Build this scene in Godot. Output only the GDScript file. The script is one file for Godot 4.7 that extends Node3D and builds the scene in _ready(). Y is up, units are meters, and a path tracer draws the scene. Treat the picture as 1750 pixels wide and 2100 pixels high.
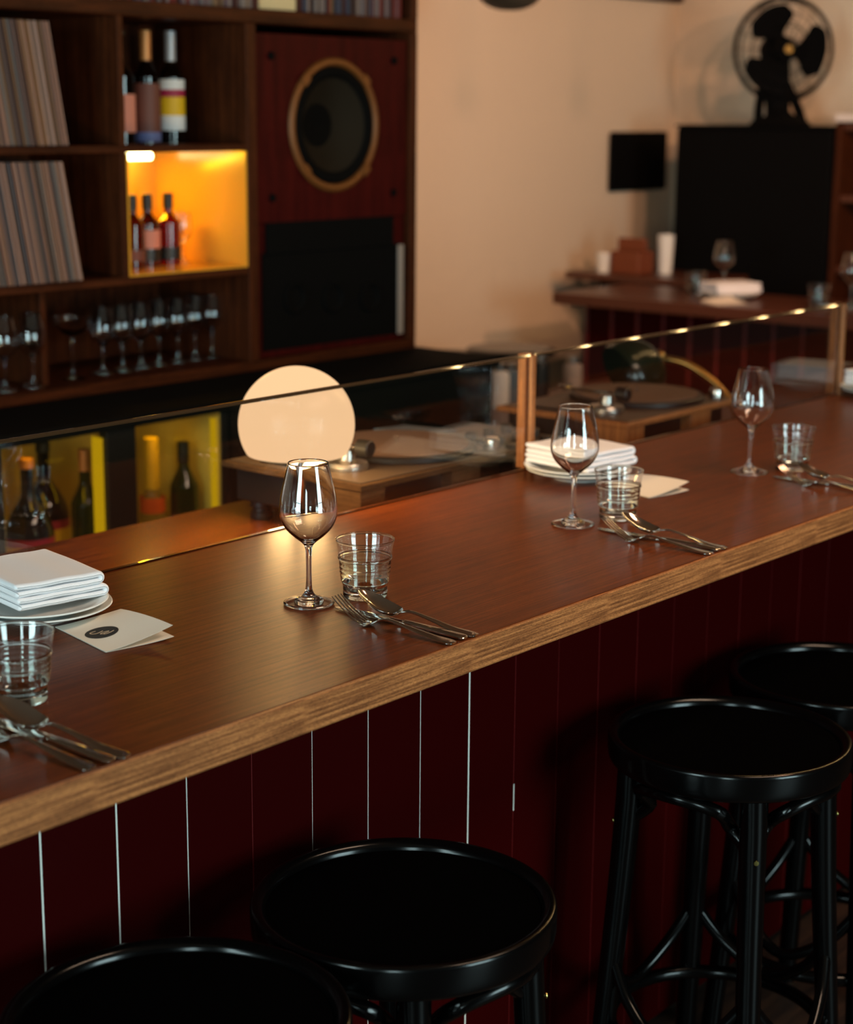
extends Node3D
# A dim bar: counter with place settings, stools, DJ desk behind a glass screen, cabinet with records.
# x runs along the bar, y is up, -z points behind the bar. Metres.

const BAR_Y := 1.05
const BAR_FRONT := -1.4555
const BAR_BACK := -2.13
const GLASS_Z := -2.126
const CAB_Z := -3.6
const WALL_Z := -4.8
const END_X := 7.65

var rng := RandomNumberGenerator.new()
var M := {}


# ------------------------------------------------------------------ mesh helpers
func quad(P: PackedVector3Array, a: Vector3, b: Vector3, c: Vector3, d: Vector3) -> void:
	if a.distance_squared_to(b) > 1e-14 and b.distance_squared_to(c) > 1e-14 and a.distance_squared_to(c) > 1e-14:
		P.append(a); P.append(b); P.append(c)
	if a.distance_squared_to(c) > 1e-14 and c.distance_squared_to(d) > 1e-14 and a.distance_squared_to(d) > 1e-14:
		P.append(a); P.append(c); P.append(d)


# triangles (counter-clockwise seen from outside) -> smooth-shaded mesh with Godot's clockwise fronts
func bake(P: PackedVector3Array, angle := 38.0, closed := true) -> ArrayMesh:
	var n := P.size() / 3
	var vol := 0.0
	if closed:
		for i in n:
			vol += P[i * 3].dot(P[i * 3 + 1].cross(P[i * 3 + 2]))
	var flip := closed and vol < 0.0
	var V := PackedVector3Array()
	var F := PackedVector3Array()
	V.resize(n * 3)
	F.resize(n)
	var at := {}
	for i in n:
		var a := P[i * 3]
		var b := P[i * 3 + 1]
		var c := P[i * 3 + 2]
		if not flip:
			var s := b
			b = c
			c = s
		V[i * 3] = a
		V[i * 3 + 1] = b
		V[i * 3 + 2] = c
		F[i] = (c - a).cross(b - a)
		for k in 3:
			var key := Vector3i((V[i * 3 + k] * 50000.0).round())
			if at.has(key):
				at[key].append(i)
			else:
				at[key] = [i]
	var N := PackedVector3Array()
	N.resize(n * 3)
	var lim := cos(deg_to_rad(angle))
	for i in n:
		var fn := F[i].normalized()
		for k in 3:
			var key := Vector3i((V[i * 3 + k] * 50000.0).round())
			var s := Vector3.ZERO
			for j in at[key]:
				var g: Vector3 = F[j]
				if g.dot(fn) >= lim * g.length():
					s += g
			N[i * 3 + k] = s.normalized() if s.length_squared() > 1e-30 else fn
	var arr := []
	arr.resize(Mesh.ARRAY_MAX)
	arr[Mesh.ARRAY_VERTEX] = V
	arr[Mesh.ARRAY_NORMAL] = N
	var m := ArrayMesh.new()
	m.add_surface_from_arrays(Mesh.PRIMITIVE_TRIANGLES, arr)
	return m


func moved(P: PackedVector3Array, t: Transform3D) -> PackedVector3Array:
	return t * P


func at3(x: float, y: float, z: float) -> Transform3D:
	return Transform3D(Basis(), Vector3(x, y, z))


# chamfered box centred at c
func bx(c: Vector3, s: Vector3, b := 0.002) -> PackedVector3Array:
	var P := PackedVector3Array()
	var h := s * 0.5
	b = minf(b, minf(h.x, minf(h.y, h.z)) * 0.9)
	var v := {}
	for sx in [-1, 1]:
		for sy in [-1, 1]:
			for sz in [-1, 1]:
				var k := Vector3i(sx, sy, sz)
				v[k] = [Vector3(sx * h.x, sy * (h.y - b), sz * (h.z - b)), Vector3(sx * (h.x - b), sy * h.y, sz * (h.z - b)), Vector3(sx * (h.x - b), sy * (h.y - b), sz * h.z)]
	var polys := []
	for ax in 3:
		var u := (ax + 1) % 3
		var w := (ax + 2) % 3
		for sg in [-1, 1]:
			var poly := []
			for pr in [[-1, -1], [1, -1], [1, 1], [-1, 1]]:
				var k := Vector3i.ZERO
				k[ax] = sg
				k[u] = pr[0]
				k[w] = pr[1]
				poly.append(v[k][ax])
			polys.append(poly)
		for su in [-1, 1]:
			for sw in [-1, 1]:
				var k0 := Vector3i.ZERO
				k0[ax] = -1
				k0[u] = su
				k0[w] = sw
				var k1 := k0
				k1[ax] = 1
				polys.append([v[k0][u], v[k0][w], v[k1][w], v[k1][u]])
	for k in v:
		polys.append([v[k][0], v[k][1], v[k][2]])
	for poly in polys:
		var mid := Vector3.ZERO
		for q in poly:
			mid += q
		if (poly[1] - poly[0]).cross(poly[2] - poly[0]).dot(mid) < 0:
			poly.reverse()
		if poly.size() == 4:
			quad(P, poly[0] + c, poly[1] + c, poly[2] + c, poly[3] + c)
		else:
			P.append(poly[0] + c); P.append(poly[1] + c); P.append(poly[2] + c)
	return P


func bxe(x0: float, x1: float, y0: float, y1: float, z0: float, z1: float, b := 0.002) -> PackedVector3Array:
	return bx(Vector3((x0 + x1) / 2, (y0 + y1) / 2, (z0 + z1) / 2), Vector3(absf(x1 - x0), absf(y1 - y0), absf(z1 - z0)), b)


# profile of (radius, height) going out and up: faces look outward
func lathe(prof: Array, n := 40) -> PackedVector3Array:
	var P := PackedVector3Array()
	for i in prof.size() - 1:
		var a: Vector2 = prof[i]
		var b: Vector2 = prof[i + 1]
		for j in n:
			var t0 := TAU * j / n
			var t1 := TAU * ((j + 1) % n) / n
			var d0 := Vector3(cos(t0), 0, -sin(t0))
			var d1 := Vector3(cos(t1), 0, -sin(t1))
			quad(P, d0 * a.x + Vector3.UP * a.y, d1 * a.x + Vector3.UP * a.y, d1 * b.x + Vector3.UP * b.y, d0 * b.x + Vector3.UP * b.y)
	return P


func v2(list: Array, s := 1.0) -> Array:
	var out := []
	for i in range(0, list.size(), 2):
		out.append(Vector2(list[i], list[i + 1]) * s)
	return out


# Catmull-Rom refinement of a profile or path
func smooth3(pts: Array, k := 6) -> Array:
	var out := []
	for i in pts.size() - 1:
		var p0 = pts[maxi(i - 1, 0)]
		var p1 = pts[i]
		var p2 = pts[i + 1]
		var p3 = pts[mini(i + 2, pts.size() - 1)]
		for j in k:
			out.append(p1.cubic_interpolate(p2, p0, p3, float(j) / k))
	out.append(pts[-1])
	return out


# round tube along a path; radii one per point or one for all
func tube(path: Array, radius, n := 12, loop := false) -> PackedVector3Array:
	var P := PackedVector3Array()
	var m := path.size()
	var rings := []
	var side := Vector3.ZERO
	for i in m:
		var nx: Vector3 = path[(i + 1) % m] if loop or i < m - 1 else path[i]
		var pv: Vector3 = path[(i + m - 1) % m] if loop or i > 0 else path[i]
		var d := (nx - pv).normalized()
		if side == Vector3.ZERO:
			side = d.cross(Vector3.UP if absf(d.y) < 0.9 else Vector3.RIGHT).normalized()
		side = (side - d * side.dot(d)).normalized()
		var up := side.cross(d)
		var r: float = radius[i] if radius is Array else radius
		var ring := []
		for j in n:
			var t := TAU * j / n
			ring.append(path[i] + (side * cos(t) + up * sin(t)) * r)
		rings.append(ring)
	for i in (m if loop else m - 1):
		for j in n:
			quad(P, rings[i][j], rings[i][(j + 1) % n], rings[(i + 1) % m][(j + 1) % n], rings[(i + 1) % m][j])
	if not loop:
		for j in n:
			P.append(path[0]); P.append(rings[0][(j + 1) % n]); P.append(rings[0][j])
			P.append(path[-1]); P.append(rings[-1][j]); P.append(rings[-1][(j + 1) % n])
	return P


# flat polygon (x, y) pushed from z0 to z1
func extrude(poly: PackedVector2Array, z0: float, z1: float) -> PackedVector3Array:
	var P := PackedVector3Array()
	if Geometry2D.is_polygon_clockwise(poly):
		poly.reverse()
	var n := poly.size()
	for i in n:
		var a := poly[i]
		var b := poly[(i + 1) % n]
		quad(P, Vector3(a.x, a.y, z0), Vector3(b.x, b.y, z0), Vector3(b.x, b.y, z1), Vector3(a.x, a.y, z1))
	var idx := Geometry2D.triangulate_polygon(poly)
	for i in range(0, idx.size(), 3):
		var a := poly[idx[i]]
		var b := poly[idx[i + 1]]
		var c := poly[idx[i + 2]]
		if (b - a).cross(c - a) < 0:
			var s := b
			b = c
			c = s
		P.append(Vector3(a.x, a.y, z1)); P.append(Vector3(b.x, b.y, z1)); P.append(Vector3(c.x, c.y, z1))
		P.append(Vector3(a.x, a.y, z0)); P.append(Vector3(c.x, c.y, z0)); P.append(Vector3(b.x, b.y, z0))
	return P


# rectangular board with a round hole, from z0 to z1
func holed(r: Rect2, c: Vector2, rad: float, z0: float, z1: float) -> PackedVector3Array:
	var P := PackedVector3Array()
	var n := 64
	var corner := [r.position, Vector2(r.end.x, r.position.y), r.end, Vector2(r.position.x, r.end.y)]
	var angs := []
	for j in n:
		angs.append(TAU * j / n)
	for q in corner:
		angs.append(fposmod((q - c).angle(), TAU))
	angs.sort()
	var o := []
	var k := []
	for a in angs:
		var d := Vector2(cos(a), sin(a))
		var tx: float = ((r.end.x if d.x > 0 else r.position.x) - c.x) / d.x if absf(d.x) > 1e-6 else 1e9
		var ty: float = ((r.end.y if d.y > 0 else r.position.y) - c.y) / d.y if absf(d.y) > 1e-6 else 1e9
		o.append(c + d * minf(tx, ty))
		k.append(c + d * rad)
	var m := angs.size()
	for j in m:
		var i := (j + 1) % m
		var f := func(p: Vector2, z: float) -> Vector3: return Vector3(p.x, p.y, z)
		quad(P, f.call(k[j], z1), f.call(o[j], z1), f.call(o[i], z1), f.call(k[i], z1))
		quad(P, f.call(k[j], z0), f.call(k[i], z0), f.call(o[i], z0), f.call(o[j], z0))
		quad(P, f.call(o[j], z0), f.call(o[i], z0), f.call(o[i], z1), f.call(o[j], z1))
		quad(P, f.call(k[j], z0), f.call(k[j], z1), f.call(k[i], z1), f.call(k[i], z0))
	return P


# closed sheet from two grids of the same size (top and bottom faces)
func shell(top: Array, bot: Array) -> PackedVector3Array:
	var P := PackedVector3Array()
	var m := top.size()
	var n: int = top[0].size()
	for i in m - 1:
		for j in n - 1:
			quad(P, top[i][j], top[i][j + 1], top[i + 1][j + 1], top[i + 1][j])
			quad(P, bot[i][j], bot[i + 1][j], bot[i + 1][j + 1], bot[i][j + 1])
	for i in m - 1:
		quad(P, top[i][0], top[i + 1][0], bot[i + 1][0], bot[i][0])
		quad(P, top[i][n - 1], bot[i][n - 1], bot[i + 1][n - 1], top[i + 1][n - 1])
	for j in n - 1:
		quad(P, top[0][j], bot[0][j], bot[0][j + 1], top[0][j + 1])
		quad(P, top[m - 1][j], top[m - 1][j + 1], bot[m - 1][j + 1], bot[m - 1][j])
	return P


# ------------------------------------------------------------------ naming helpers
func put(called: String, mesh: Mesh, m: Material, parent: Node = self) -> MeshInstance3D:
	var o := MeshInstance3D.new()
	o.name = called
	o.mesh = mesh
	o.material_override = m
	parent.add_child(o, true)
	return o


func part(called: String, P: PackedVector3Array, m: Material, parent: Node = self, angle := 38.0, closed := true) -> MeshInstance3D:
	return put(called, bake(P, angle, closed), m, parent)


func numbered(called: String) -> String:
	if not has_node(called):
		return called
	var k := 1
	while has_node("%s_%03d" % [called, k]):
		k += 1
	return "%s_%03d" % [called, k]


func tag(o: Node, label: String, category: String, group := "") -> Node:
	o.set_meta("label", label)
	o.set_meta("category", category)
	if group:
		o.set_meta("group", group)
	elif o.has_meta("group"):
		o.remove_meta("group")
	return o


func thing(called: String, label: String, category: String, where := Vector3.ZERO, turn := 0.0, group := "") -> Node3D:
	var o := Node3D.new()
	o.name = numbered(called)
	add_child(o)
	o.position = where
	o.rotation.y = turn
	tag(o, label, category, group)
	return o


func again(src: Node3D, called: String, label: String, where: Vector3, turn := 0.0, group := "") -> Node3D:
	var o: Node3D = src.duplicate()
	o.name = numbered(called)
	add_child(o)
	o.position = where
	o.rotation = Vector3(0, turn, 0)
	tag(o, label, src.get_meta("category"), group)
	return o


func setting(called: String, P: PackedVector3Array, m: Material, parent: Node = self) -> MeshInstance3D:
	var o := part(called, P, m, parent)
	o.set_meta("kind", "structure")
	return o


# ------------------------------------------------------------------ materials
func mat(called: String, c: Color, rough := 0.5, metal := 0.0, spec := 0.5) -> StandardMaterial3D:
	var m := StandardMaterial3D.new()
	m.resource_name = called
	m.albedo_color = c
	m.roughness = rough
	m.metallic = metal
	m.metallic_specular = spec
	M[called] = m
	return m


func noise_image(w: int, h: int, freq: float, seed_: int, octaves := 4) -> Image:
	var n := FastNoiseLite.new()
	n.seed = seed_
	n.frequency = freq
	n.fractal_octaves = octaves
	return n.get_seamless_image(w, h)


# wood: streaks along u, with broad figure and dark pores
func wood_image(size: int, dark: Color, light: Color, seed_: int, pores := 0.5, figure := 0.5) -> Image:
	var a := noise_image(48, size, 0.03, seed_)
	a.resize(size, size, Image.INTERPOLATE_CUBIC)
	var b := noise_image(128, size, 0.16, seed_ + 1, 3)
	b.resize(size, size, Image.INTERPOLATE_CUBIC)
	var c := noise_image(size, size, 0.012, seed_ + 2, 3)
	var p := noise_image(size / 4, size, 0.35, seed_ + 3, 2)
	p.resize(size, size, Image.INTERPOLATE_CUBIC)
	for im in [a, b, c, p]:
		im.convert(Image.FORMAT_L8)
	var da := a.get_data()
	var db := b.get_data()
	var dc := c.get_data()
	var dp := p.get_data()
	var out := PackedByteArray()
	out.resize(size * size * 3)
	for i in size * size:
		var t := (da[i] * (0.75 - 0.35 * figure) + db[i] * 0.25 + dc[i] * 0.35 * figure) / 255.0
		t = clampf((t - 0.5) * 1.9 + 0.5, 0.0, 1.0)
		var k := 1.0 - pores * clampf((dp[i] / 255.0 - 0.60) * 5.0, 0.0, 1.0)
		out[i * 3] = int(255.0 * lerpf(dark.r, light.r, t) * k)
		out[i * 3 + 1] = int(255.0 * lerpf(dark.g, light.g, t) * k)
		out[i * 3 + 2] = int(255.0 * lerpf(dark.b, light.b, t) * k)
	return Image.create_from_data(size, size, false, Image.FORMAT_RGB8, out)


func wood(called: String, im: Image, scale: Vector3, rough: float, bump := 0.0, spec := 0.5) -> StandardMaterial3D:
	var m := mat(called, Color.WHITE, rough, 0.0, spec)
	var t := ImageTexture.create_from_image(im)
	m.albedo_texture = t
	m.uv1_triplanar = true
	m.uv1_world_triplanar = true
	m.uv1_scale = scale
	m.uv1_triplanar_sharpness = 8.0
	if bump > 0:
		m.heightmap_enabled = true
		m.heightmap_texture = t
		m.heightmap_scale = bump
	return m


func glow(called: String, c: Color, energy: float) -> StandardMaterial3D:
	var m := mat(called, Color(0.05, 0.05, 0.05), 0.3)
	m.emission_enabled = true
	m.emission = c
	m.emission_energy_multiplier = energy
	return m


func materials() -> void:
	var im := wood_image(1024, Color(0.275, 0.116, 0.038), Color(0.445, 0.218, 0.080), 11, 0.35, 0.5)
	wood("bar_top_wood", im, Vector3(1.2, 5.0, 5.0), 0.29, 0.0, 0.22)
	im = wood_image(512, Color(0.38, 0.22, 0.12), Color(0.74, 0.49, 0.29), 23, 0.6, 0.35)
	wood("bar_edge_wood", im, Vector3(3.0, 13.0, 13.0), 0.5, 0.0, 0.25)
	im = wood_image(512, Color(0.18, 0.08, 0.035), Color(0.31, 0.15, 0.07), 37, 0.25, 0.6)
	wood("cabinet_wood", im, Vector3(1.2, 3.0, 3.0), 0.5, 0.0, 0.2)
	var iv := Image.create_from_data(512, 512, false, Image.FORMAT_RGB8, im.get_data())
	iv.rotate_90(CLOCKWISE)
	wood("cabinet_wood_upright", iv, Vector3(3.0, 1.2, 3.0), 0.5, 0.0, 0.2)
	im = wood_image(512, Color(0.46, 0.27, 0.14), Color(0.72, 0.47, 0.27), 41, 0.3, 0.4)
	iv = Image.create_from_data(512, 512, false, Image.FORMAT_RGB8, im.get_data())
	iv.rotate_90(CLOCKWISE)
	wood("post_wood", iv, Vector3(8.0, 2.0, 8.0), 0.45)
	im = wood_image(512, Color(0.22, 0.155, 0.10), Color(0.34, 0.25, 0.165), 43, 0.3, 0.4)
	wood("deck_wood", im, Vector3(2.0, 5.0, 5.0), 0.5, 0.0, 0.2)
	im = wood_image(512, Color(0.27, 0.12, 0.05), Color(0.44, 0.22, 0.09), 47, 0.2, 0.6)
	wood("worktop_wood", im, Vector3(1.2, 4.0, 4.0), 0.24, 0.0, 0.5)
	im = wood_image(256, Color(0.19, 0.04, 0.035), Color(0.26, 0.06, 0.05), 53, 0.15, 0.5)
	iv = Image.create_from_data(256, 256, false, Image.FORMAT_RGB8, im.get_data())
	iv.rotate_90(CLOCKWISE)
	wood("speaker_veneer", iv, Vector3(3.0, 1.5, 3.0), 0.5, 0.0, 0.15)
	var w := mat("wall_plaster", Color(0.86, 0.79, 0.70), 0.85)
	var wn := noise_image(512, 512, 0.02, 71, 5)
	wn.convert(Image.FORMAT_L8)
	w.heightmap_enabled = true
	w.heightmap_texture = ImageTexture.create_from_image(wn)
	w.heightmap_scale = 0.25
	w.uv1_triplanar = true
	w.uv1_world_triplanar = true
	w.uv1_scale = Vector3(1.1, 1.1, 1.1)
	mat("ceiling_paint", Color(0.40, 0.31, 0.25), 0.9)
	mat("dark_wall", Color(0.14, 0.10, 0.09), 0.9)
	im = wood_image(256, Color(0.12, 0.08, 0.06), Color(0.24, 0.16, 0.11), 61, 0.3, 0.5)
	wood("floor_wood", im, Vector3(0.7, 3.0, 3.0), 0.5)
	mat("oxblood_paint", Color(0.185, 0.008, 0.009), 0.36, 0.0, 0.16)
	mat("oxblood_groove", Color(0.40, 0.035, 0.03), 0.5)
	mat("bare_tongue", Color(0.93, 0.92, 0.88), 0.6)
	mat("black_lacquer", Color(0.018, 0.015, 0.015), 0.17, 0.0, 0.36)
	mat("seat_black", Color(0.016, 0.015, 0.016), 0.8, 0.0, 0.0)
	mat("screw_brass", Color(0.65, 0.6, 0.35), 0.3, 1.0)
	mat("steel", Color(0.80, 0.78, 0.75), 0.10, 1.0)
	mat("steel_satin", Color(0.72, 0.70, 0.68), 0.3, 1.0)
	mat("brass", Color(0.62, 0.46, 0.25), 0.28, 1.0)
	mat("driver_ring", Color(0.44, 0.26, 0.10), 0.5, 0.3)
	mat("black_plastic", Color(0.035, 0.035, 0.038), 0.45)
	mat("black_matte", Color(0.022, 0.021, 0.022), 0.85, 0.0, 0.2)
	mat("black_slate", Color(0.02, 0.024, 0.028), 0.5)
	mat("pendant_metal", Color(0.20, 0.19, 0.16), 0.6)
	mat("cone_paper", Color(0.14, 0.115, 0.085), 0.9, 0.0, 0.2)
	mat("dark_bronze", Color(0.30, 0.22, 0.14), 0.25, 1.0)
	mat("rubber", Color(0.06, 0.055, 0.05), 0.8)
	mat("record_vinyl", Color(0.06, 0.05, 0.045), 0.4)
	mat("slipmat", Color(0.36, 0.26, 0.20), 0.9)
	mat("deck_top", Color(0.26, 0.21, 0.17), 0.45)
	mat("porcelain", Color(0.90, 0.90, 0.88), 0.12)
	var cl := mat("white_linen", Color(0.90, 0.89, 0.90), 0.85)
	cl.rim_enabled = true
	cl.rim = 0.3
	mat("card_paper", Color(0.88, 0.85, 0.80), 0.7)
	mat("card_print", Color(0.045, 0.04, 0.06), 0.6)
	mat("card_letter", Color(0.84, 0.74, 0.62), 0.7)
	var g := mat("clear_glass", Color(1, 1, 1, 0), 0.0)
	g.refraction_enabled = true
	g.refraction_scale = 0.056
	var t := mat("tumbler_glass", Color(0.97, 1.0, 0.985, 0), 0.0)
	t.refraction_enabled = true
	t.refraction_scale = 0.05
	var th := mat("thin_glass", Color(1, 1, 1, 0.0), 0.0)
	th.transparency = BaseMaterial3D.TRANSPARENCY_ALPHA
	var pn := mat("screen_glass", Color(0.10, 0.14, 0.11, 0.04), 0.02)
	pn.transparency = BaseMaterial3D.TRANSPARENCY_ALPHA
	mat("glass_rim", Color(0.22, 0.16, 0.10), 0.03, 0.0, 0.8)
	for b in [["green_bottle", Color(0.10, 0.22, 0.03, 0.35)], ["amber_bottle", Color(0.30, 0.10, 0.02, 0.35)], ["brown_bottle", Color(0.10, 0.05, 0.02, 0.35)], ["pale_bottle", Color(0.85, 0.75, 0.35, 0.25)], ["red_bottle", Color(0.45, 0.03, 0.02, 0.35)]]:
		var bm := mat(b[0], b[1], 0.03)
		bm.refraction_enabled = true
		bm.refraction_scale = 0.05
	mat("label_cream", Color(0.80, 0.72, 0.55), 0.7)
	mat("label_pink", Color(0.80, 0.52, 0.45), 0.7)
	mat("label_red", Color(0.60, 0.05, 0.07), 0.6)
	mat("label_blue", Color(0.35, 0.40, 0.60), 0.6)
	mat("label_brown", Color(0.40, 0.22, 0.18), 0.6)
	mat("label_yellow", Color(0.85, 0.68, 0.05), 0.6)
	mat("label_white", Color(0.85, 0.85, 0.85), 0.6)
	mat("label_orange", Color(0.85, 0.35, 0.05), 0.6)
	mat("label_magenta", Color(0.60, 0.10, 0.25), 0.6)
	mat("foil_gold", Color(0.75, 0.50, 0.28), 0.4, 0.4)
	mat("foil_silver", Color(0.66, 0.66, 0.68), 0.4, 0.4)
	mat("fridge_inside", Color(0.86, 0.74, 0.30), 0.6)
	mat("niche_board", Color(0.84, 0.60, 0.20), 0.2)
	mat("far_counter_wood", Color(0.31, 0.16, 0.10), 0.35)
	mat("caddy_wood", Color(0.45, 0.22, 0.10), 0.6)
	mat("lamp_green", Color(0.06, 0.08, 0.03), 0.2)
	mat("shelf_white", Color(0.82, 0.78, 0.76), 0.5)
	mat("mortar_grey", Color(0.55, 0.5, 0.47), 0.6)
	mat("slate_blue", Color(0.30, 0.38, 0.44), 0.5)
	glow("globe_opal", Color(1.0, 0.805, 0.60), 1.07).metallic_specular = 0.25
	glow("bulb_glow", Color(1.0, 0.82, 0.55), 90.0)
	glow("led_glow", Color(1.0, 0.90, 0.62), 14.0)
	glow("panel_glow", Color(1.0, 0.85, 0.72), 3.0)
	glow("fridge_led", Color(0.84, 0.66, 0.02), 0.8)


# ------------------------------------------------------------------ everything
func _ready() -> void:
	rng.seed = 4242
	view_and_light()
	materials()
	room()
	bar()
	screen()
	settings()
	stools()
	behind()
	cabinet()
	far_side()


func view_and_light() -> void:
	var az := deg_to_rad(39.756)
	var tilt := deg_to_rad(12.667)
	var roll := deg_to_rad(0.45)
	var f := Vector3(cos(az), 0, -sin(az))
	var r := Vector3(sin(az), 0, cos(az))
	var fwd := f * cos(tilt) - Vector3.UP * sin(tilt)
	var up := Vector3.UP * cos(tilt) + f * sin(tilt)
	var cam := Camera3D.new()
	cam.name = "camera"
	cam.transform = Transform3D(Basis(r * cos(roll) + up * sin(roll), up * cos(roll) - r * sin(roll), -fwd), Vector3(0, 1.76, 0))
	var at := CameraAttributesPhysical.new()
	at.frustum_focal_length = 41.67
	at.frustum_focus_distance = 2.60
	at.exposure_aperture = 2.35
	at.exposure_multiplier = 1.0
	cam.attributes = at
	add_child(cam)
	cam.fov = 32.13
	cam.near = 0.05
	cam.far = 60.0
	cam.current = true

	var we := WorldEnvironment.new()
	we.name = "environment"
	var e := Environment.new()
	e.background_mode = Environment.BG_COLOR
	e.background_color = Color(0.62, 0.70, 0.68)
	e.background_energy_multiplier = 1.0
	e.tonemap_mode = Environment.TONE_MAPPER_LINEAR
	e.tonemap_exposure = 1.0
	e.sdfgi_enabled = true
	e.ssao_enabled = true
	e.ssil_enabled = true
	we.environment = e
	add_child(we)

	# daylight in the three windows behind the camera
	var day := Color(0.85, 0.985, 1.0)
	area("daylight_end", Vector3(-2.74, 1.55, -1.5), Vector3(1, 0, 0), Vector2(1.5, 2.0), day, 17.0)
	area("daylight_corner", Vector3(-2.74, 1.55, 1.5), Vector3(1, 0, 0), Vector2(0.9, 2.0), day, 9.0)
	area("daylight_front", Vector3(2.0, 1.55, 3.34), Vector3(0, 0, -1), Vector2(1.5, 2.0), day, 17.0)


func area(called: String, where: Vector3, dir: Vector3, size: Vector2, c: Color, energy: float) -> void:
	var l := AreaLight3D.new()
	l.name = called
	l.area_size = size
	l.light_color = c
	l.light_energy = energy
	l.area_range = 14.0
	l.shadow_enabled = true
	add_child(l)
	l.look_at_from_position(where, where + dir, Vector3.UP if absf(dir.y) < 0.9 else Vector3.RIGHT)


func spot(called: String, where: Vector3, target: Vector3, cone: float, c: Color, energy: float, size := 0.05) -> void:
	var o := thing("ceiling_spotlight", called, "spotlight", where)
	var d := (target - where).normalized()
	var t := Transform3D(Basis.looking_at(d, Vector3.UP if absf(d.y) < 0.95 else Vector3.RIGHT), Vector3.ZERO) * Transform3D(Basis(Vector3.RIGHT, PI / 2), Vector3.ZERO)
	part("can", moved(lathe(v2([0, -0.10, 0.042, -0.10, 0.046, -0.09, 0.046, 0.055, 0.042, 0.055, 0.040, -0.02, 0, -0.02]), 20), t * Transform3D(Basis(Vector3.RIGHT, PI), Vector3.ZERO)), M.black_plastic, o)
	part("stem", tube([Vector3(0, 0.06, 0), Vector3(0, 3.0 - where.y, 0)], 0.01, 8), M.black_plastic, o)
	var l := SpotLight3D.new()
	l.name = "spot_beam"
	l.spot_angle = cone
	l.spot_angle_attenuation = 0.6
	l.spot_range = 12.0
	l.spot_attenuation = 2.0
	l.light_color = c
	l.light_energy = energy
	l.light_size = size
	l.shadow_enabled = true
	add_child(l)
	l.look_at_from_position(where + d * 0.08, target, Vector3.UP if absf(d.y) < 0.95 else Vector3.RIGHT)


# glowing ceiling fitting with an area light of its size just below
func ceiling_panel(label: String, at: Vector3, size: Vector2, energy: float) -> void:
	var o := thing("ceiling_light", label, "ceiling light", at)
	part("housing", bx(Vector3(0, 0.02, 0), Vector3(size.x + 0.04, 0.04, size.y + 0.04), 0.004), M.black_plastic, o)
	part("diffuser_lamp", bx(Vector3(0, -0.004, 0), Vector3(size.x, 0.008, size.y), 0.002), M.panel_glow, o)
	area("panel_light", at + Vector3(0, -0.012, 0), Vector3(0, -1, 0), Vector2(size.y, size.x), Color(1.0, 0.85, 0.72), energy)


func room() -> void:
	setting("floor", bxe(-2.9, END_X + 0.2, -0.1, 0.0, WALL_Z - 0.2, 3.6, 0), M.floor_wood)
	setting("ceiling", bxe(-2.9, END_X + 0.2, 3.0, 3.1, WALL_Z - 0.2, 3.6, 0), M.ceiling_paint)
	setting("wall_back", bxe(-2.9, END_X + 0.2, 0.0, 3.0, WALL_Z - 0.15, WALL_Z, 0), M.wall_plaster)
	setting("wall_end", bxe(END_X, END_X + 0.15, 0.0, 3.0, WALL_Z, -2.2, 0), M.wall_plaster)
	setting("wall_right", bxe(END_X, END_X + 0.15, 0.0, 3.0, -2.2, 3.5, 0), M.dark_wall)
	ceiling_panel("long warm ceiling light panel above the seats", Vector3(2.5, 2.96, -0.35), Vector2(1.3, 0.5), 3.3)
	# street walls behind the camera, with openings
	var P := PackedVector3Array()
	for b in [[WALL_Z, -2.25, 0.0, 3.0], [-0.75, 1.05, 0.0, 3.0], [1.95, 3.4, 0.0, 3.0], [-2.25, -0.75, 0.0, 0.55], [-2.25, -0.75, 2.55, 3.0], [1.05, 1.95, 0.0, 0.55], [1.05, 1.95, 2.55, 3.0]]:
		P.append_array(bxe(-2.75, -2.6, b[2], b[3], b[0], b[1], 0))
	setting("wall_left", P, M.dark_wall)
	P = PackedVector3Array()
	for b in [[-2.75, 1.25, 0.0, 3.0], [2.75, END_X + 0.15, 0.0, 3.0], [1.25, 2.75, 0.0, 0.55], [1.25, 2.75, 2.55, 3.0]]:
		P.append_array(bxe(b[0], b[1], b[2], b[3], 3.2, 3.35, 0))
	setting("wall_front", P, M.dark_wall)
	window_at("window_1", Vector3(-2.66, 0.55, -2.25), Vector3(-2.66, 2.55, -0.75), 3, 2)
	window_at("window_2", Vector3(-2.66, 0.55, 1.05), Vector3(-2.66, 2.55, 1.95), 2, 2)
	window_at("window_3", Vector3(1.25, 0.55, 3.26), Vector3(2.75, 2.55, 3.26), 3, 2)
	setting("trim_1", bxe(6.7, 7.62, 2.285, 2.40, WALL_Z, WALL_Z + 0.05, 0.004), M.oxblood_paint)


func window_at(called: String, a: Vector3, b: Vector3, nx: int, ny: int) -> void:
	var o := Node3D.new()
	o.name = called
	add_child(o)
	o.set_meta("kind", "structure")
	var along := Vector3(1, 0, 0) if absf(b.x - a.x) > 0.1 else Vector3(0, 0, 1)
	var L := (b - a).dot(along)
	var H := b.y - a.y
	var P := PackedVector3Array()
	for i in nx + 1:
		var c: Vector3 = a + along * L * i / nx + Vector3.UP * H / 2
		P.append_array(bx(c, Vector3(0.05, H, 0.05), 0.004))
	for j in ny + 1:
		var c: Vector3 = a + along * L / 2 + Vector3.UP * H * j / ny
		P.append_array(bx(c, along.abs() * L + (Vector3.ONE - along.abs()) * 0.045, 0.004))
	part("window_frame", P, M.dark_wall, o)


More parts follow.
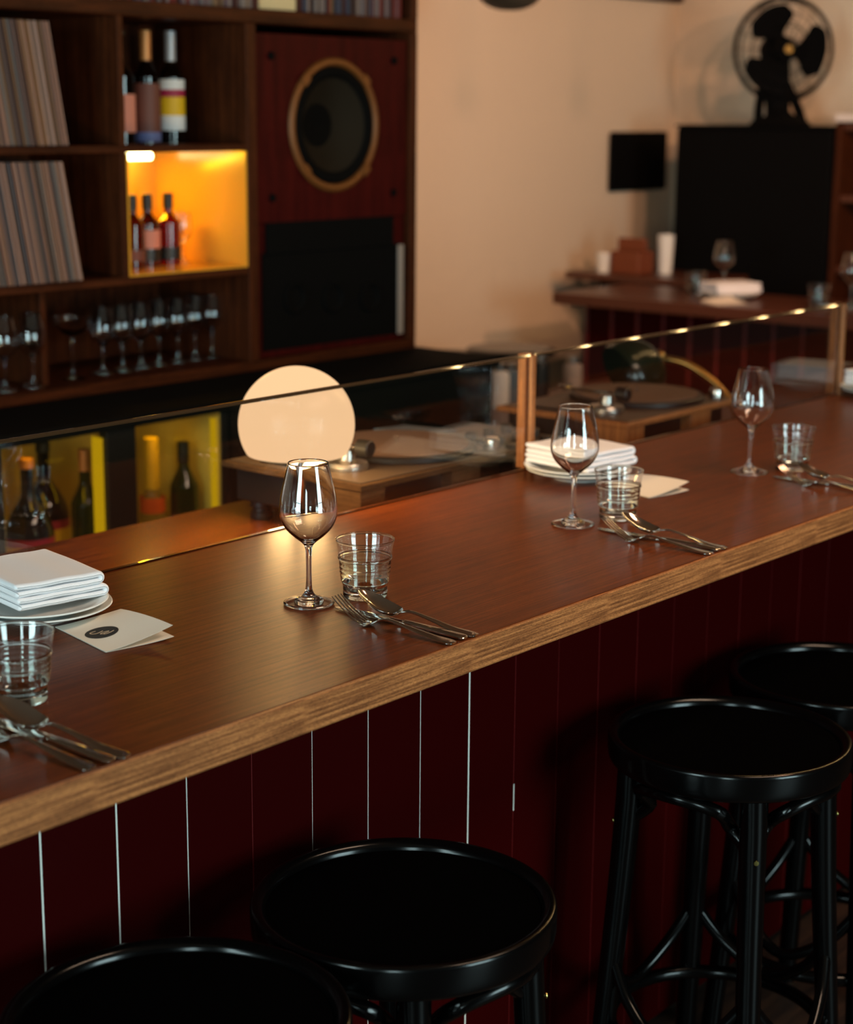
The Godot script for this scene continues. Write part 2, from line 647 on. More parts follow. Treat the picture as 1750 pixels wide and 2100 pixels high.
# ------------------------------------------------------------------ the counter
func bar() -> void:
	var o := thing("bar_counter", "long brown wooden bar counter with oxblood boarded front and lighter edge", "bar counter")
	part("top_slab", bxe(-0.9, 6.45, 1.004, BAR_Y, -2.1345, BAR_FRONT - 0.0065, 0.0012), M.bar_top_wood, o)
	part("front_edge", bxe(-0.9, 6.45, 1.004, BAR_Y, BAR_FRONT - 0.0063, BAR_FRONT, 0.0016), M.bar_edge_wood, o)
	var zp := -1.70
	var gaps := {0: 0.0028, 1: 0.0026, 2: 0.0017, 4: 0.0012, 5: 0.0013, 6: 0.0014, 7: 0.0034}
	for k in range(-16, 40):
		var g0: float = gaps.get(k, 0.0013)
		var g1: float = gaps.get(k + 1, 0.0013)
		var x0 := 1.2925 + 0.1235 * k + g0 / 2
		var x1 := 1.2925 + 0.1235 * (k + 1) - g1 / 2
		part("plank", bxe(x0, x1, 0.02, 1.004, zp - 0.02, zp + rng.randf_range(-0.0002, 0.0004), 0.0008), M.oxblood_paint, o)
		if not gaps.has(k):
			part("painted_tongue", bxe(x0 - g0, x0, 0.03, 1.003, zp - 0.012, zp - 0.0005, 0.0), M.oxblood_groove, o)
		else:
			part("bare_tongue", bxe(x0 - g0, x0, 0.03, 1.003, zp - 0.012, zp - 0.0006, 0.0), M.bare_tongue, o)
	part("paint_chip", bxe(2.2796, 2.2818, 0.602, 0.650, zp - 0.004, zp + 0.0008, 0.0003), M.bare_tongue, o)
	part("carcass", bxe(-0.9, 6.45, 0.02, 1.004, -2.13, zp - 0.03, 0.0), M.black_matte, o)
	part("plinth", bxe(-0.9, 6.45, 0.0, 0.02, -2.13, zp - 0.03, 0.0), M.black_matte, o)


func screen() -> void:
	var h0 := BAR_Y + 0.0005
	var top := 1.286
	var spans := [[0.25, 2.876], [2.8895, 4.226], [4.2395, 5.6]]
	var labels := ["long clear glass screen along the bar, nearest the camera, in front of the globe lamp", "clear glass screen pane between the two wooden posts, before the second turntable", "clear glass screen pane beyond the farther wooden post"]
	for i in 3:
		var o := thing("glass_screen", labels[i], "glass screen")
		part("pane", bxe(spans[i][0], spans[i][1], h0, top - 0.0055, GLASS_Z - 0.005, GLASS_Z + 0.005, 0.0), M.screen_glass, o)
		# polished round rim of the pane
		var prof := PackedVector2Array()
		for q in [[0.0050, -0.0005], [0.0050, 0.0016], [0.0013, 0.0050], [-0.0013, 0.0050], [-0.0050, 0.0016], [-0.0050, -0.0005]]:
			prof.append(Vector2(q[0], q[1]))
		var P := extrude(prof, spans[i][0], spans[i][1])
		part("polished_edge", moved(P, Transform3D(Basis(Vector3(0, 0, 1), Vector3(0, 1, 0), Vector3(1, 0, 0)), Vector3(0, top - 0.0050, GLASS_Z))), M.glass_rim, o)
		part("channel", bxe(spans[i][0], spans[i][1], BAR_Y, BAR_Y + 0.0022, GLASS_Z + 0.0052, GLASS_Z + 0.0072, 0.0006), M.dark_bronze, o)
	var pl := ["grooved wooden post between glass panes, behind the middle napkin stack", "grooved wooden post between glass panes, at the right edge of the picture"]
	var px := [2.8828, 4.2328]
	for i in 2:
		var o := thing("screen_post", pl[i], "post", Vector3(px[i], BAR_Y, GLASS_Z))
		part("front_batten", bxe(-0.016, -0.003, 0.0, 0.2345, 0.0076, 0.0160, 0.001), M.post_wood, o)
		part("back_post", bxe(-0.010, 0.020, 0.0, 0.2345, -0.026, -0.0056, 0.0015), M.post_wood, o)


# ------------------------------------------------------------------ tableware
func wine_glass(label: String, where: Vector3, group := "") -> Node3D:
	var o := thing("wine_glass", label, "wine glass", where, 0.0, group)
	var stem := smooth3(v2([0.0058, 0.020, 0.0045, 0.030, 0.0041, 0.045, 0.0041, 0.065, 0.0044, 0.076, 0.0052, 0.0845]), 3)
	var bowl := smooth3(v2([0.0052, 0.0845, 0.0068, 0.0890, 0.0102, 0.0930, 0.0150, 0.0972, 0.0232, 0.1038, 0.0325, 0.1131, 0.0386, 0.1228, 0.0418, 0.1326, 0.0427, 0.1410, 0.0417, 0.155, 0.0390, 0.171, 0.0352, 0.188, 0.0297, 0.2110]), 3)
	bowl.append_array([Vector2(0.0296, 0.2122), Vector2(0.0291, 0.2130), Vector2(0.0286, 0.2122)])
	bowl.append_array(smooth3(v2([0.0288, 0.2110, 0.0341, 0.188, 0.0379, 0.171, 0.0406, 0.155, 0.0416, 0.1410, 0.0406, 0.1326, 0.0373, 0.1237, 0.0310, 0.1145, 0.0216, 0.1058, 0.0135, 0.1000, 0.0070, 0.0968, 0.0, 0.0955]), 3))
	part("foot_disc", lathe(v2([0.0345, 0.0042, 0.0300, 0.0054, 0.020, 0.0083]), 48), M.thin_glass, o, 50, false)
	part("foot_rim", lathe(smooth3(v2([0.0335, 0.0002, 0.0365, 0.0007, 0.038, 0.0022, 0.0372, 0.0035, 0.0345, 0.0042, 0.0340, 0.0030, 0.0335, 0.0002]), 3), 48), M.clear_glass, o, 50, false)
	part("foot_flare", lathe(smooth3(v2([0, 0.0002, 0.019, 0.0003, 0.0215, 0.004, 0.020, 0.0083, 0.0150, 0.0104, 0.0095, 0.0138, 0.0058, 0.020]), 3), 48), M.clear_glass, o, 50, false)
	part("stem", lathe(stem, 48), M.clear_glass, o, 50, false)
	part("bowl", lathe(bowl, 64), M.clear_glass, o, 50, false)
	return o


func tumbler(label: String, where: Vector3) -> Node3D:
	var o := thing("tumbler", label, "tumbler", where)
	var low := v2([0, 0.0004, 0.029, 0.0004, 0.0322, 0.0012, 0.0332, 0.004, 0.0335, 0.020, 0.0337, 0.0225, 0.0352, 0.0238])
	var ridged := v2([0.0352, 0.0238, 0.0366, 0.0262, 0.0372, 0.031])
	for i in 13:
		var y := 0.032 + 0.0265 * i / 12.0
		ridged.append(Vector2(0.0373 + (y - 0.031) * 0.075 + (0.0005 if i in [3, 6, 9] else 0.0), y))
	ridged.append_array(v2([0.0402, 0.0592, 0.0411, 0.0604, 0.0411, 0.0622, 0.0403, 0.0634]))
	var clear := v2([0.0403, 0.0634, 0.0412, 0.0715, 0.0436, 0.0862])
	var inner := v2([0.0386, 0.0634, 0.0368, 0.048, 0.0354, 0.032, 0.0345, 0.0225, 0.0325, 0.0145, 0.028, 0.0118, 0.012, 0.0108, 0, 0.0106])
	part("foot", lathe(low, 48), M.tumbler_glass, o, 40, false)
	part("ridged_wall", lathe(ridged, 64), M.tumbler_glass, o, 40, false)
	part("clear_wall", lathe(clear, 64), M.thin_glass, o, 40, false)
	part("clear_wall", lathe(v2([0.0422, 0.0862, 0.0412, 0.080, 0.0386, 0.0634]), 64), M.thin_glass, o, 40, false)
	part("rim", lathe(smooth3(v2([0.0422, 0.0862, 0.0436, 0.0862, 0.0445, 0.0885, 0.0445, 0.0893, 0.0440, 0.0898, 0.0434, 0.0896, 0.0428, 0.0885, 0.0422, 0.0862]), 2), 64), M.tumbler_glass, o, 60, false)
	part("inner_wall", lathe(inner, 64), M.tumbler_glass, o, 40, false)
	return o


# piece of flatware: rows of [distance from handle end, height, half width, dish depth, half thickness]
func blade(rows: Array, cols := 9, k := 5) -> PackedVector3Array:
	var top := []
	var bot := []
	var fine := []
	for i in rows.size() - 1:
		for j in k:
			var t := float(j) / k
			var row := []
			for c in 5:
				var p0: float = rows[maxi(i - 1, 0)][c]
				var p3: float = rows[mini(i + 2, rows.size() - 1)][c]
				row.append(cubic_interpolate(rows[i][c], rows[i + 1][c], p0, p3, t))
			fine.append(row)
	fine.append(rows[-1])
	for r in fine:
		var a := []
		var b := []
		for j in cols:
			var u := -1.0 + 2.0 * j / (cols - 1)
			var w: float = maxf(r[2], 0.0002)
			var edge := sqrt(maxf(0.0, 1.0 - u * u))
			var th: float = r[4] * (0.35 + 0.65 * edge)
			var y: float = r[1] + r[3] * u * u
			a.append(Vector3(u * w, y + th, -r[0]))
			b.append(Vector3(u * w, y - th, -r[0]))
		top.append(a)
		bot.append(b)
	return shell(top, bot)


func cutlery(i: int, fork_l: String, spoon_l: String, knife_l: String, x: float) -> void:
	var f := thing("fork", fork_l, "fork", Vector3(x + 0.012, BAR_Y, -1.462), deg_to_rad(3.5))
	part("handle", blade([[0.0, 0.0022, 0.005, 0, 0.0012], [0.003, 0.0022, 0.0088, 0, 0.0014], [0.012, 0.0025, 0.0105, 0.0004, 0.0015], [0.04, 0.0045, 0.0085, 0.0003, 0.0016], [0.08, 0.0105, 0.0052, 0, 0.0018], [0.112, 0.0150, 0.0034, 0, 0.0020], [0.128, 0.0120, 0.0036, 0, 0.0019], [0.138, 0.0072, 0.0065, -0.0002, 0.0015], [0.148, 0.0036, 0.0112, -0.0006, 0.0012], [0.158, 0.0042, 0.0126, -0.0006, 0.0011]]), M.steel, f)
	for s in 4:
		var c := (s - 1.5) * 0.0066
		var P := PackedVector3Array()
		var rows := []
		for q in [[0.156, 0.0042, 0.0030], [0.168, 0.0092, 0.0024], [0.185, 0.0195, 0.0020], [0.200, 0.0300, 0.0016], [0.207, 0.0352, 0.0008]]:
			rows.append([q[0], q[1] - absf(s - 1.5) * 0.0003, q[2], 0.0, 0.0010])
		P = blade(rows, 5, 4)
		part("tine", moved(P, at3(c, 0, 0)), M.steel, f)
	var kn := thing("table_knife", knife_l, "knife", Vector3(x + 0.040, BAR_Y, -1.464), deg_to_rad(0.6))
	part("handle", blade([[0.0, 0.0028, 0.004, 0, 0.0014], [0.003, 0.0030, 0.0080, 0, 0.0022], [0.012, 0.0034, 0.0095, 0, 0.0028], [0.05, 0.0040, 0.0078, 0, 0.0034], [0.09, 0.0044, 0.0060, 0, 0.0036], [0.112, 0.0044, 0.0066, 0, 0.0032]]), M.steel, kn)
	part("blade", blade([[0.111, 0.0042, 0.0060, 0, 0.0020], [0.125, 0.0036, 0.0092, 0, 0.0012], [0.17, 0.0030, 0.0105, 0, 0.0010], [0.215, 0.0026, 0.0098, 0, 0.0009], [0.235, 0.0024, 0.0060, 0, 0.0008], [0.243, 0.0024, 0.001, 0, 0.0006]]), M.steel, kn)
	var sp := thing("spoon", spoon_l, "spoon", Vector3(x + 0.062, BAR_Y, -1.462), deg_to_rad(11.0))
	part("handle", blade([[0.0, 0.0022, 0.005, 0, 0.0012], [0.003, 0.0022, 0.0088, 0, 0.0014], [0.012, 0.0026, 0.0105, 0.0004, 0.0015], [0.04, 0.0062, 0.0085, 0.0003, 0.0016], [0.075, 0.0150, 0.0052, 0, 0.0018], [0.102, 0.0205, 0.0034, 0, 0.0020], [0.116, 0.0195, 0.0038, 0.0004, 0.0017], [0.123, 0.0165, 0.0062, 0.0010, 0.0014]]), M.steel, sp)
	part("bowl", blade([[0.122, 0.0168, 0.0060, 0.0010, 0.0013], [0.1255, 0.0146, 0.0135, 0.0042, 0.0011], [0.133, 0.0122, 0.0192, 0.0078, 0.0010], [0.143, 0.0128, 0.0218, 0.0094, 0.0009], [0.157, 0.0174, 0.0222, 0.0094, 0.0009], [0.170, 0.0246, 0.0202, 0.0080, 0.0009], [0.180, 0.0318, 0.0155, 0.0052, 0.0008], [0.187, 0.0378, 0.0092, 0.0020, 0.0008], [0.1905, 0.0408, 0.0020, 0.0002, 0.0006]], 15, 6), M.steel, sp)


# one cloth folded in half: a U-shaped ribbon pushed along z with rounded ends
func napkin_shape(w: float, d: float, h: float, seed_: int) -> PackedVector3Array:
	rng.seed = seed_
	var path := []
	var r := h * 1.12
	var yb := h
	var yt := h + 2 * r
	var xr := w / 2 - r - h
	for i in 13:
		path.append(Vector2(lerpf(-w / 2 + h, xr, i / 12.0), yt + 0.0006 * sin(i * 0.9 + seed_)))
	for i in range(1, 9):
		var t := PI / 2 - PI * i / 9.0
		path.append(Vector2(xr + cos(t) * r * 1.15, yb + r + sin(t) * r))
	for i in 13:
		path.append(Vector2(lerpf(xr, -w / 2 + h * 1.4, i / 12.0), yb + 0.0003 * sin(i * 1.3 + seed_)))
	var m := path.size()
	var slices := []
	var ends := []
	for i in 7:
		var t := PI / 2 * i / 6.0
		ends.append([h * 1.5 * (1.0 - cos(t)), maxf(sin(t), 0.05)])
	var zs := []
	for q in ends:
		zs.append([-d / 2 + q[0], q[1]])
	for i in range(1, 6):
		zs.append([lerpf(-d / 2 + h * 1.5, d / 2 - h * 1.5, i / 6.0), 1.0])
	for i in range(ends.size() - 1, -1, -1):
		zs.append([d / 2 - ends[i][0], ends[i][1]])
	for z in zs:
		var hh: float = h * z[1]
		var loop := []
		for side in 2:
			for i in m:
				var k: int = i if side == 0 else m - 1 - i
				var a: Vector2 = path[maxi(k - 1, 0)]
				var b: Vector2 = path[mini(k + 1, m - 1)]
				var dir := (b - a).normalized()
				var nrm := Vector2(-dir.y, dir.x) * (1.0 if side == 0 else -1.0)
				var p: Vector2 = path[k] + nrm * hh
				loop.append(Vector3(p.x, p.y + 0.0005 * sin(z[0] * 40.0 + seed_), z[0] + 0.0006 * sin(p.x * 55.0 + seed_)))
			var e: Vector2 = path[m - 1] if side == 0 else path[0]
			for i in range(1, 5):
				var t := PI / 2 - PI * i / 5.0
				loop.append(Vector3(e.x - cos(t) * hh, e.y + (sin(t) if side == 1 else sin(t)) * hh * (-1.0 if side == 1 else 1.0), z[0]))
		slices.append(loop)
	var P := PackedVector3Array()
	for i in slices.size() - 1:
		var n: int = slices[i].size()
		for j in n:
			quad(P, slices[i][j], slices[i][(j + 1) % n], slices[i + 1][(j + 1) % n], slices[i + 1][j])
	return P


func plates(c: Vector3, where_text: String, napkin_c: Vector3, turn: float, w: float, d: float, r := 0.105) -> void:
	var prof := v2([0, 0.0030, 0.040, 0.0030, 0.043, 0.0, 0.052, 0.0, 0.055, 0.004, 0.070, 0.0065, 0.088, 0.0125, 0.1025, 0.0172, 0.105, 0.0186, 0.1042, 0.0202, 0.1020, 0.0204, 0.087, 0.0155, 0.070, 0.0098, 0.058, 0.0078, 0, 0.0072], r / 0.105)
	for i in prof.size():
		prof[i].y *= 0.105 / r
	var mesh := bake(lathe(prof, 72), 50)
	var low := thing("side_plate", "lower white side plate of the pair " + where_text, "plate", c)
	put("dish", mesh, M.porcelain, low)
	var high := thing("side_plate", "upper white side plate of the pair " + where_text, "plate", c + Vector3(-0.004, 0.0078, -0.003))
	put("dish", mesh, M.porcelain, high)
	var h := 0.0044
	var y0 := c.y + 0.0262
	var a := thing("napkin", "lower folded white linen napkin of the pair " + where_text, "napkin", Vector3(napkin_c.x, y0, napkin_c.z), turn + 0.02)
	part("folded_cloth", napkin_shape(w + 0.004, d, h, 3), M.white_linen, a, 60)
	var b := thing("napkin", "upper folded white linen napkin of the pair " + where_text, "napkin", Vector3(napkin_c.x - 0.003, y0 + h * 4.3, napkin_c.z), turn)
	part("folded_cloth", napkin_shape(w, d - 0.002, h * 1.06, 8), M.white_linen, b, 60)


func menu_card(label: String, at: Vector3, turn: float, logo: bool) -> void:
	var o := thing("menu_card", label, "menu card", at, turn)
	var w := 0.105
	var d := 0.148
	for leaf in 2:
		var top := []
		var bot := []
		for i in 9:
			var a := []
			var b := []
			for j in 13:
				var p := card_point(w * j / 12.0, d * i / 8.0, leaf)
				a.append(p + Vector3(0, 0.0004, 0))
				b.append(p)
			top.append(a)
			bot.append(b)
		var P := shell(top, bot)
		part("cover_leaf" if leaf == 1 else "back_leaf", P, M.card_paper, o)
	if not logo:
		return
	# round dark emblem with two cream letters, lying on the cover
	var c := Vector2(0.034, 0.074)
	var P := PackedVector3Array()
	for i in 3:
		for j in 36:
			var t0 := TAU * j / 36
			var t1 := TAU * (j + 1) / 36
			var r0 := 0.0235 * i / 3.0
			var r1 := 0.0235 * (i + 1) / 3.0
			var q := []
			for e in [[r0, t0], [r1, t0], [r1, t1], [r0, t1]]:
				q.append(card_point(c.x + e[0] * cos(e[1]), c.y + e[0] * sin(e[1]), 1) + Vector3(0, 0.0006, 0))
			quad(P, q[0], q[1], q[2], q[3])
	var em := part("emblem", P, M.card_print, o, 60, false)
	var strokes := [
		[[600, 298, 505, 316, 425, 345, 470, 371, 570, 381, 680, 374, 780, 350, 885, 305], 0.0010],
		[[1140, 325, 985, 342, 862, 383, 885, 405, 985, 392, 1100, 352], 0.0009],
		[[985, 392, 1015, 414, 1130, 397, 1245, 362, 1325, 328], 0.0009],
		[[1100, 352, 1150, 340], 0.0009]]
	for s in strokes:
		var pts := []
		for i in range(0, s[0].size(), 2):
			var rx: float = (s[0][i] - 870) / 18.42 / 1485.0
			var ry: float = (350 - s[0][i + 1]) / 18.42 / 1485.0 / 0.284
			pts.append(Vector2(rx * 0.788 + ry * 0.619, -rx * 0.619 + ry * 0.788) + c)
		pts = smooth3(pts, 4)
		var Q := PackedVector3Array()
		for i in pts.size() - 1:
			var e: Vector2 = (pts[i + 1] - pts[i]).normalized().orthogonal() * s[1]
			var q := []
			for p in [pts[i] - e, pts[i] + e, pts[i + 1] + e, pts[i + 1] - e]:
				q.append(card_point(p.x, p.y, 1) + Vector3(0, 0.0008, 0))
			if (q[1] - q[0]).cross(q[2] - q[0]).y < 0:
				q.reverse()
			quad(Q, q[0], q[1], q[2], q[3])
		part("letter_stroke", Q, M.card_letter, em, 60, false)


func card_point(u: float, v: float, leaf: int) -> Vector3:
	var w := 0.105
	if leaf == 0:
		return Vector3(u, 0.0006 + 0.0035 * pow(u / w, 4.0), -v)
	return Vector3(u * 0.985, 0.0014 + 0.019 * pow(u / w, 1.5) * (1.0 - 0.55 * pow(v / 0.148, 2.0)), -v)


func settings() -> void:
	var y := BAR_Y
	wine_glass("empty wine glass in front of the glowing globe lamp, in sharp focus", Vector3(1.8382, y, -1.7538), "wine glasses on the bar")
	wine_glass("empty wine glass in front of the middle stack of napkins", Vector3(2.5228, y, -1.7616), "wine glasses on the bar")
	wine_glass("empty wine glass farthest along the bar, near the right edge", Vector3(3.1483, y, -1.7652), "wine glasses on the bar")
	tumbler("short stepped water tumbler at the left edge below the menu card", Vector3(1.2836, y, -1.716))
	tumbler("short stepped water tumbler beside the wine glass at the globe lamp", Vector3(1.9234, y, -1.7188))
	tumbler("short stepped water tumbler before the middle napkin stack", Vector3(2.6181, y, -1.7304))
	tumbler("short stepped water tumbler farthest along the bar, at right", Vector3(3.2341, y, -1.7154))
	var n := ["at the left edge of the bar", "beside the tumbler at the globe lamp", "before the middle tumbler", "before the farthest tumbler at right"]
	var xs := [1.1745, 1.8065, 2.4830, 3.1000]
	for i in 4:
		cutlery(i, "steel fork with tines up " + n[i], "steel spoon resting bowl up " + n[i], "steel table knife lying under the spoon " + n[i], xs[i])
	plates(Vector3(1.535, y, -2.0), "at the left edge of the bar", Vector3(1.556, y, -2.035), deg_to_rad(-11), 0.142, 0.178)
	plates(Vector3(2.876, y, -1.997), "behind the middle wine glass", Vector3(2.892, y, -2.004), deg_to_rad(-8), 0.148, 0.170)
	plates(Vector3(4.277, y, -2.02), "at the far right beside the post", Vector3(4.300, y, -2.02), deg_to_rad(-8), 0.148, 0.165)
	menu_card("folded cream menu card with dark round emblem, under the left plates", Vector3(1.4806, y, -1.789), deg_to_rad(-12), true)
	menu_card("folded plain cream menu card under the middle plates", Vector3(2.800, y, -1.781), deg_to_rad(-14), false)


# ------------------------------------------------------------------ stools
func make_stool() -> Node3D:
	var o := thing("bar_stool", "", "bar stool")
	var ring := smooth3(v2([0.183, 0.702, 0.183, 0.722, 0.186, 0.734, 0.193, 0.740, 0.200, 0.7405, 0.2035, 0.7375, 0.2045, 0.729, 0.2042, 0.708, 0.202, 0.697, 0.197, 0.693]), 3)
	ring.append_array(v2([0.183, 0.6935, 0.183, 0.702]))
	ring.reverse()
	part("seat_ring", lathe(ring, 72), M.black_lacquer, o, 40)
	part("seat_panel", lathe(v2([0, 0.715, 0.1835, 0.717, 0.1835, 0.7275, 0.15, 0.7285, 0.08, 0.7265, 0, 0.7255]), 56), M.seat_black, o, 40)
	var top := []
	var low := []
	for k in 4:
		var a := PI / 4 + PI / 2 * k
		var d := Vector3(cos(a), 0, sin(a))
		top.append(d)
		var pts := []
		var rad := []
		for i in 11:
			var t := i / 10.0
			pts.append(d * (0.166 + 0.052 * pow(1.0 - t, 1.25)) + Vector3.UP * (0.003 + 0.697 * t))
			rad.append(0.0185 + 0.0045 * t)
		part("leg", tube(pts, rad, 14), M.black_lacquer, o)
		part("leg_screw", moved(lathe(v2([0, 0, 0.0045, 0, 0.004, 0.0018, 0, 0.0022]), 10), Transform3D(Basis(Quaternion(Vector3.UP, d)), d * 0.1945 + Vector3.UP * 0.59)), M.screw_brass, o)
	var fr := []
	for j in 48:
		var a := TAU * j / 48
		fr.append(Vector3(cos(a) * 0.186, 0.207, sin(a) * 0.186))
	part("foot_ring", tube(fr, 0.0125, 12, true), M.black_lacquer, o)
	for k in 4:
		var d0: Vector3 = top[k]
		var d1: Vector3 = top[(k + 1) % 4]
		var mid := (d0 + d1).normalized()
		var pts := [d0 * 0.170 + Vector3.UP * 0.590, d0 * 0.168 + (d1 - d0) * 0.030 + Vector3.UP * 0.630, d0.lerp(mid, 0.45).normalized() * 0.175 + Vector3.UP * 0.668, mid * 0.188 + Vector3.UP * 0.684, d1.lerp(mid, 0.45).normalized() * 0.175 + Vector3.UP * 0.668, d1 * 0.168 + (d0 - d1) * 0.030 + Vector3.UP * 0.630, d1 * 0.170 + Vector3.UP * 0.590]
		part("arched_brace", tube(smooth3(pts, 6), 0.0115, 10), M.black_lacquer, o)
		pts = [d0 * 0.190 + Vector3.UP * 0.345, d0.lerp(mid, 0.4).normalized() * 0.176 + Vector3.UP * 0.275, mid * 0.172 + Vector3.UP * 0.232, d1.lerp(mid, 0.4).normalized() * 0.176 + Vector3.UP * 0.275, d1 * 0.190 + Vector3.UP * 0.345]
		part("lower_brace", tube(smooth3(pts, 6), 0.0105, 10), M.black_lacquer, o)
	return o


func stools() -> void:
	var s := make_stool()
	s.position = Vector3(1.672, 0, -1.425)
	tag(s, "round black bentwood bar stool at bottom centre, its whole seat in view", "bar stool", "bar stools")
	again(s, "bar_stool", "round black bentwood bar stool cut off at the bottom left corner", Vector3(1.261, 0, -1.420), 0.0, "bar stools")
	again(s, "bar_stool", "round black bentwood bar stool at right with front leg and foot ring in view", Vector3(2.521, 0, -1.427), 0.0, "bar stools")
	again(s, "bar_stool", "round black bentwood bar stool farthest along the bar, cut by the right edge", Vector3(2.952, 0, -1.443), 0.0, "bar stools")


# ------------------------------------------------------------------ behind the glass
func cyl(r: float, y0: float, y1: float, b := 0.001, n := 28) -> PackedVector3Array:
	return lathe([Vector2(0, y0), Vector2(r - b, y0), Vector2(r, y0 + b), Vector2(r, y1 - b), Vector2(r - b, y1), Vector2(0, y1)], n)


func lying(P: PackedVector3Array, c: Vector3, axis: Vector3) -> PackedVector3Array:
	return moved(P, Transform3D(Basis(Quaternion(Vector3.UP, axis.normalized())), c))


func bottle(called: String, label: String, where: Vector3, prof: Array, glass: Material, bands: Array, cap: Array, group := "") -> Node3D:
	var o := thing(called, label, "bottle", where, 0.0, group)
	part("glass_body", lathe(prof, 32), glass, o, 45, false)
	for b in bands:   # [y0, y1, radius, material]
		part("paper_label", lathe([Vector2(b[2] - 0.0008, b[0]), Vector2(b[2], b[0]), Vector2(b[2], b[1]), Vector2(b[2] - 0.0008, b[1]), Vector2(b[2] - 0.0008, b[0])], 32), b[3], o)
	part("cap", cyl(cap[0], cap[1], cap[2], 0.0015, 20), cap[3], o)
	return o


func behind() -> void:
	var w := thing("worktop", "brown wooden worktop behind the glass screen, under the globe lamp and decks", "worktop")
	part("board", bxe(0.6, 5.85, 0.912, 0.95, -2.672, -2.168, 0.003), M.worktop_wood, w)
	part("support", bxe(0.6, 5.85, 0.0, 0.912, -2.60, -2.168, 0.0), M.black_matte, w)
	# globe lamp
	var c := Vector3(2.372, 0.95, -2.292)
	var lamp := thing("globe_lamp", "glowing opal glass globe table lamp standing behind the glass screen", "lamp", c)
	var cy := 0.2375
	var R := 0.1092
	var prof := [Vector2(0, cy - 0.050), Vector2(0.085, cy - 0.052), Vector2(0.0925, cy - 0.0565), Vector2(0.0945, cy - 0.0545)]
	for i in range(1, 33):
		var t := lerpf(-0.50, PI / 2, i / 32.0)
		prof.append(Vector2(cos(t) * R if i < 32 else 0.0, cy + sin(t) * R))
	part("opal_shade", lathe(prof, 72), M.globe_opal, lamp, 50)
	part("stem", cyl(0.011, 0.018, cy - 0.052, 0.001, 24), M.steel, lamp)
	part("base", lathe(v2([0, 0, 0.060, 0, 0.062, 0.003, 0.060, 0.012, 0.045, 0.018, 0, 0.020]), 48), M.steel_satin, lamp)
	var l := OmniLight3D.new()
	l.name = "globe_light"
	l.light_color = Color(1.0, 0.81, 0.53)
	l.light_energy = 0.42
	l.light_size = 0.09
	l.omni_range = 12.0
	l.omni_attenuation = 2.0
	l.shadow_enabled = true
	lamp.add_child(l)
	l.position = Vector3(0, cy, 0)
	# decks
	var d := turntable("record turntable in a wooden case just right of the globe lamp", Vector3(2.44, 0.95, -2.19))
	var d2 := again(d, "turntable", "record turntable in a wooden case behind the middle glasses, under the gooseneck lamp", Vector3(3.36, 0.95, -2.20))
	for k in d2.get_children():
		if k.name.begins_with("case"):
			k.material_override = M.post_wood
	var mx := thing("dj_mixer", "small dark mixer with rows of knobs between the turntables", "mixer", Vector3(2.985, 0.95, -2.24))
	part("body", bxe(0.0, 0.30, 0.0, 0.085, -0.34, 0.0, 0.004), M.black_plastic, mx)
	part("face_plate", bxe(0.006, 0.294, 0.0851, 0.088, -0.334, -0.006, 0.001), M.deck_top, mx)
	for i in 4:
		for j in 3:
			part("knob", moved(cyl(0.014, 0.088, 0.110, 0.003, 16), at3(0.05 + 0.065 * i, 0, -0.05 - 0.08 * j)), M.black_plastic, mx)
	var sl := thing("record_sleeve", "pale blue-grey record sleeve lying across the mixer behind the near turntable", "record sleeve", Vector3(3.00, 1.066, -2.53), deg_to_rad(14))
	part("cover", moved(bx(Vector3(0, 0, 0), Vector3(0.16, 0.004, 0.13), 0.001), Transform3D(Basis(Vector3(0, 0, 1), deg_to_rad(-6)), Vector3.ZERO)), M.slate_blue, sl)
	# gooseneck lamp
	var g := thing("gooseneck_lamp", "brass gooseneck desk lamp with dark dome shade over the far turntable", "lamp", Vector3(4.06, 0.95, -2.31))
	part("base", lathe(v2([0, 0, 0.052, 0, 0.054, 0.004, 0.050, 0.012, 0.02, 0.018, 0, 0.019]), 32), M.brass, g)
	var path := smooth3([Vector3(0, 0.012, 0), Vector3(0.0, 0.06, -0.02), Vector3(-0.005, 0.120, -0.08), Vector3(-0.02, 0.165, -0.16), Vector3(-0.05, 0.178, -0.23)], 6)
	part("neck", tube(path, 0.0105, 12), M.brass, g)
	var ax := Vector3(0.72, 0.42, 0.38).normalized()
	var sp := Vector3(-0.052, 0.176, -0.232)
	var dome := smooth3(v2([0.096, -0.108, 0.0975, -0.090, 0.088, -0.050, 0.062, -0.014, 0.030, 0.0, 0.014, 0.008, 0, 0.010]), 4)
	dome = smooth3(v2([0, -0.004, 0.028, -0.008, 0.058, -0.021, 0.084, -0.053, 0.093, -0.090, 0.0935, -0.108]), 3) + dome
	part("shade", lying(lathe(dome, 40), sp, ax), M.lamp_green, g)
	part("collar", lying(cyl(0.016, -0.004, 0.022, 0.002, 20), sp, ax), M.brass, g)
	# back bar with a lit bottle fridge
	var bb := thing("back_bar", "black back bar counter carrying the wall cabinet", "counter")
	part("top", bxe(1.4, 4.30, 1.005, 1.035, -4.02, -3.285, 0.003), M.black_matte, bb)
	part("cupboard", bxe(1.4, 2.425, 0.0, 1.005, -4.0, -3.30, 0.002), M.black_matte, bb)
	part("cupboard", bxe(3.165, 4.28, 0.0, 1.005, -4.0, -3.30, 0.002), M.black_matte, bb)
	fridge()
	# low side counter with jars, at the wall right of the cabinet
	var lc := thing("side_counter", "low brown side counter below the plaster wall, crowded with jars", "counter")
	part("top", bxe(4.36, 5.60, 0.75, 0.78, -3.76, -3.42, 0.003), M.far_counter_wood, lc)
	part("body", bxe(4.38, 5.58, 0.0, 0.75, -3.74, -3.5, 0.0), M.black_matte, lc)
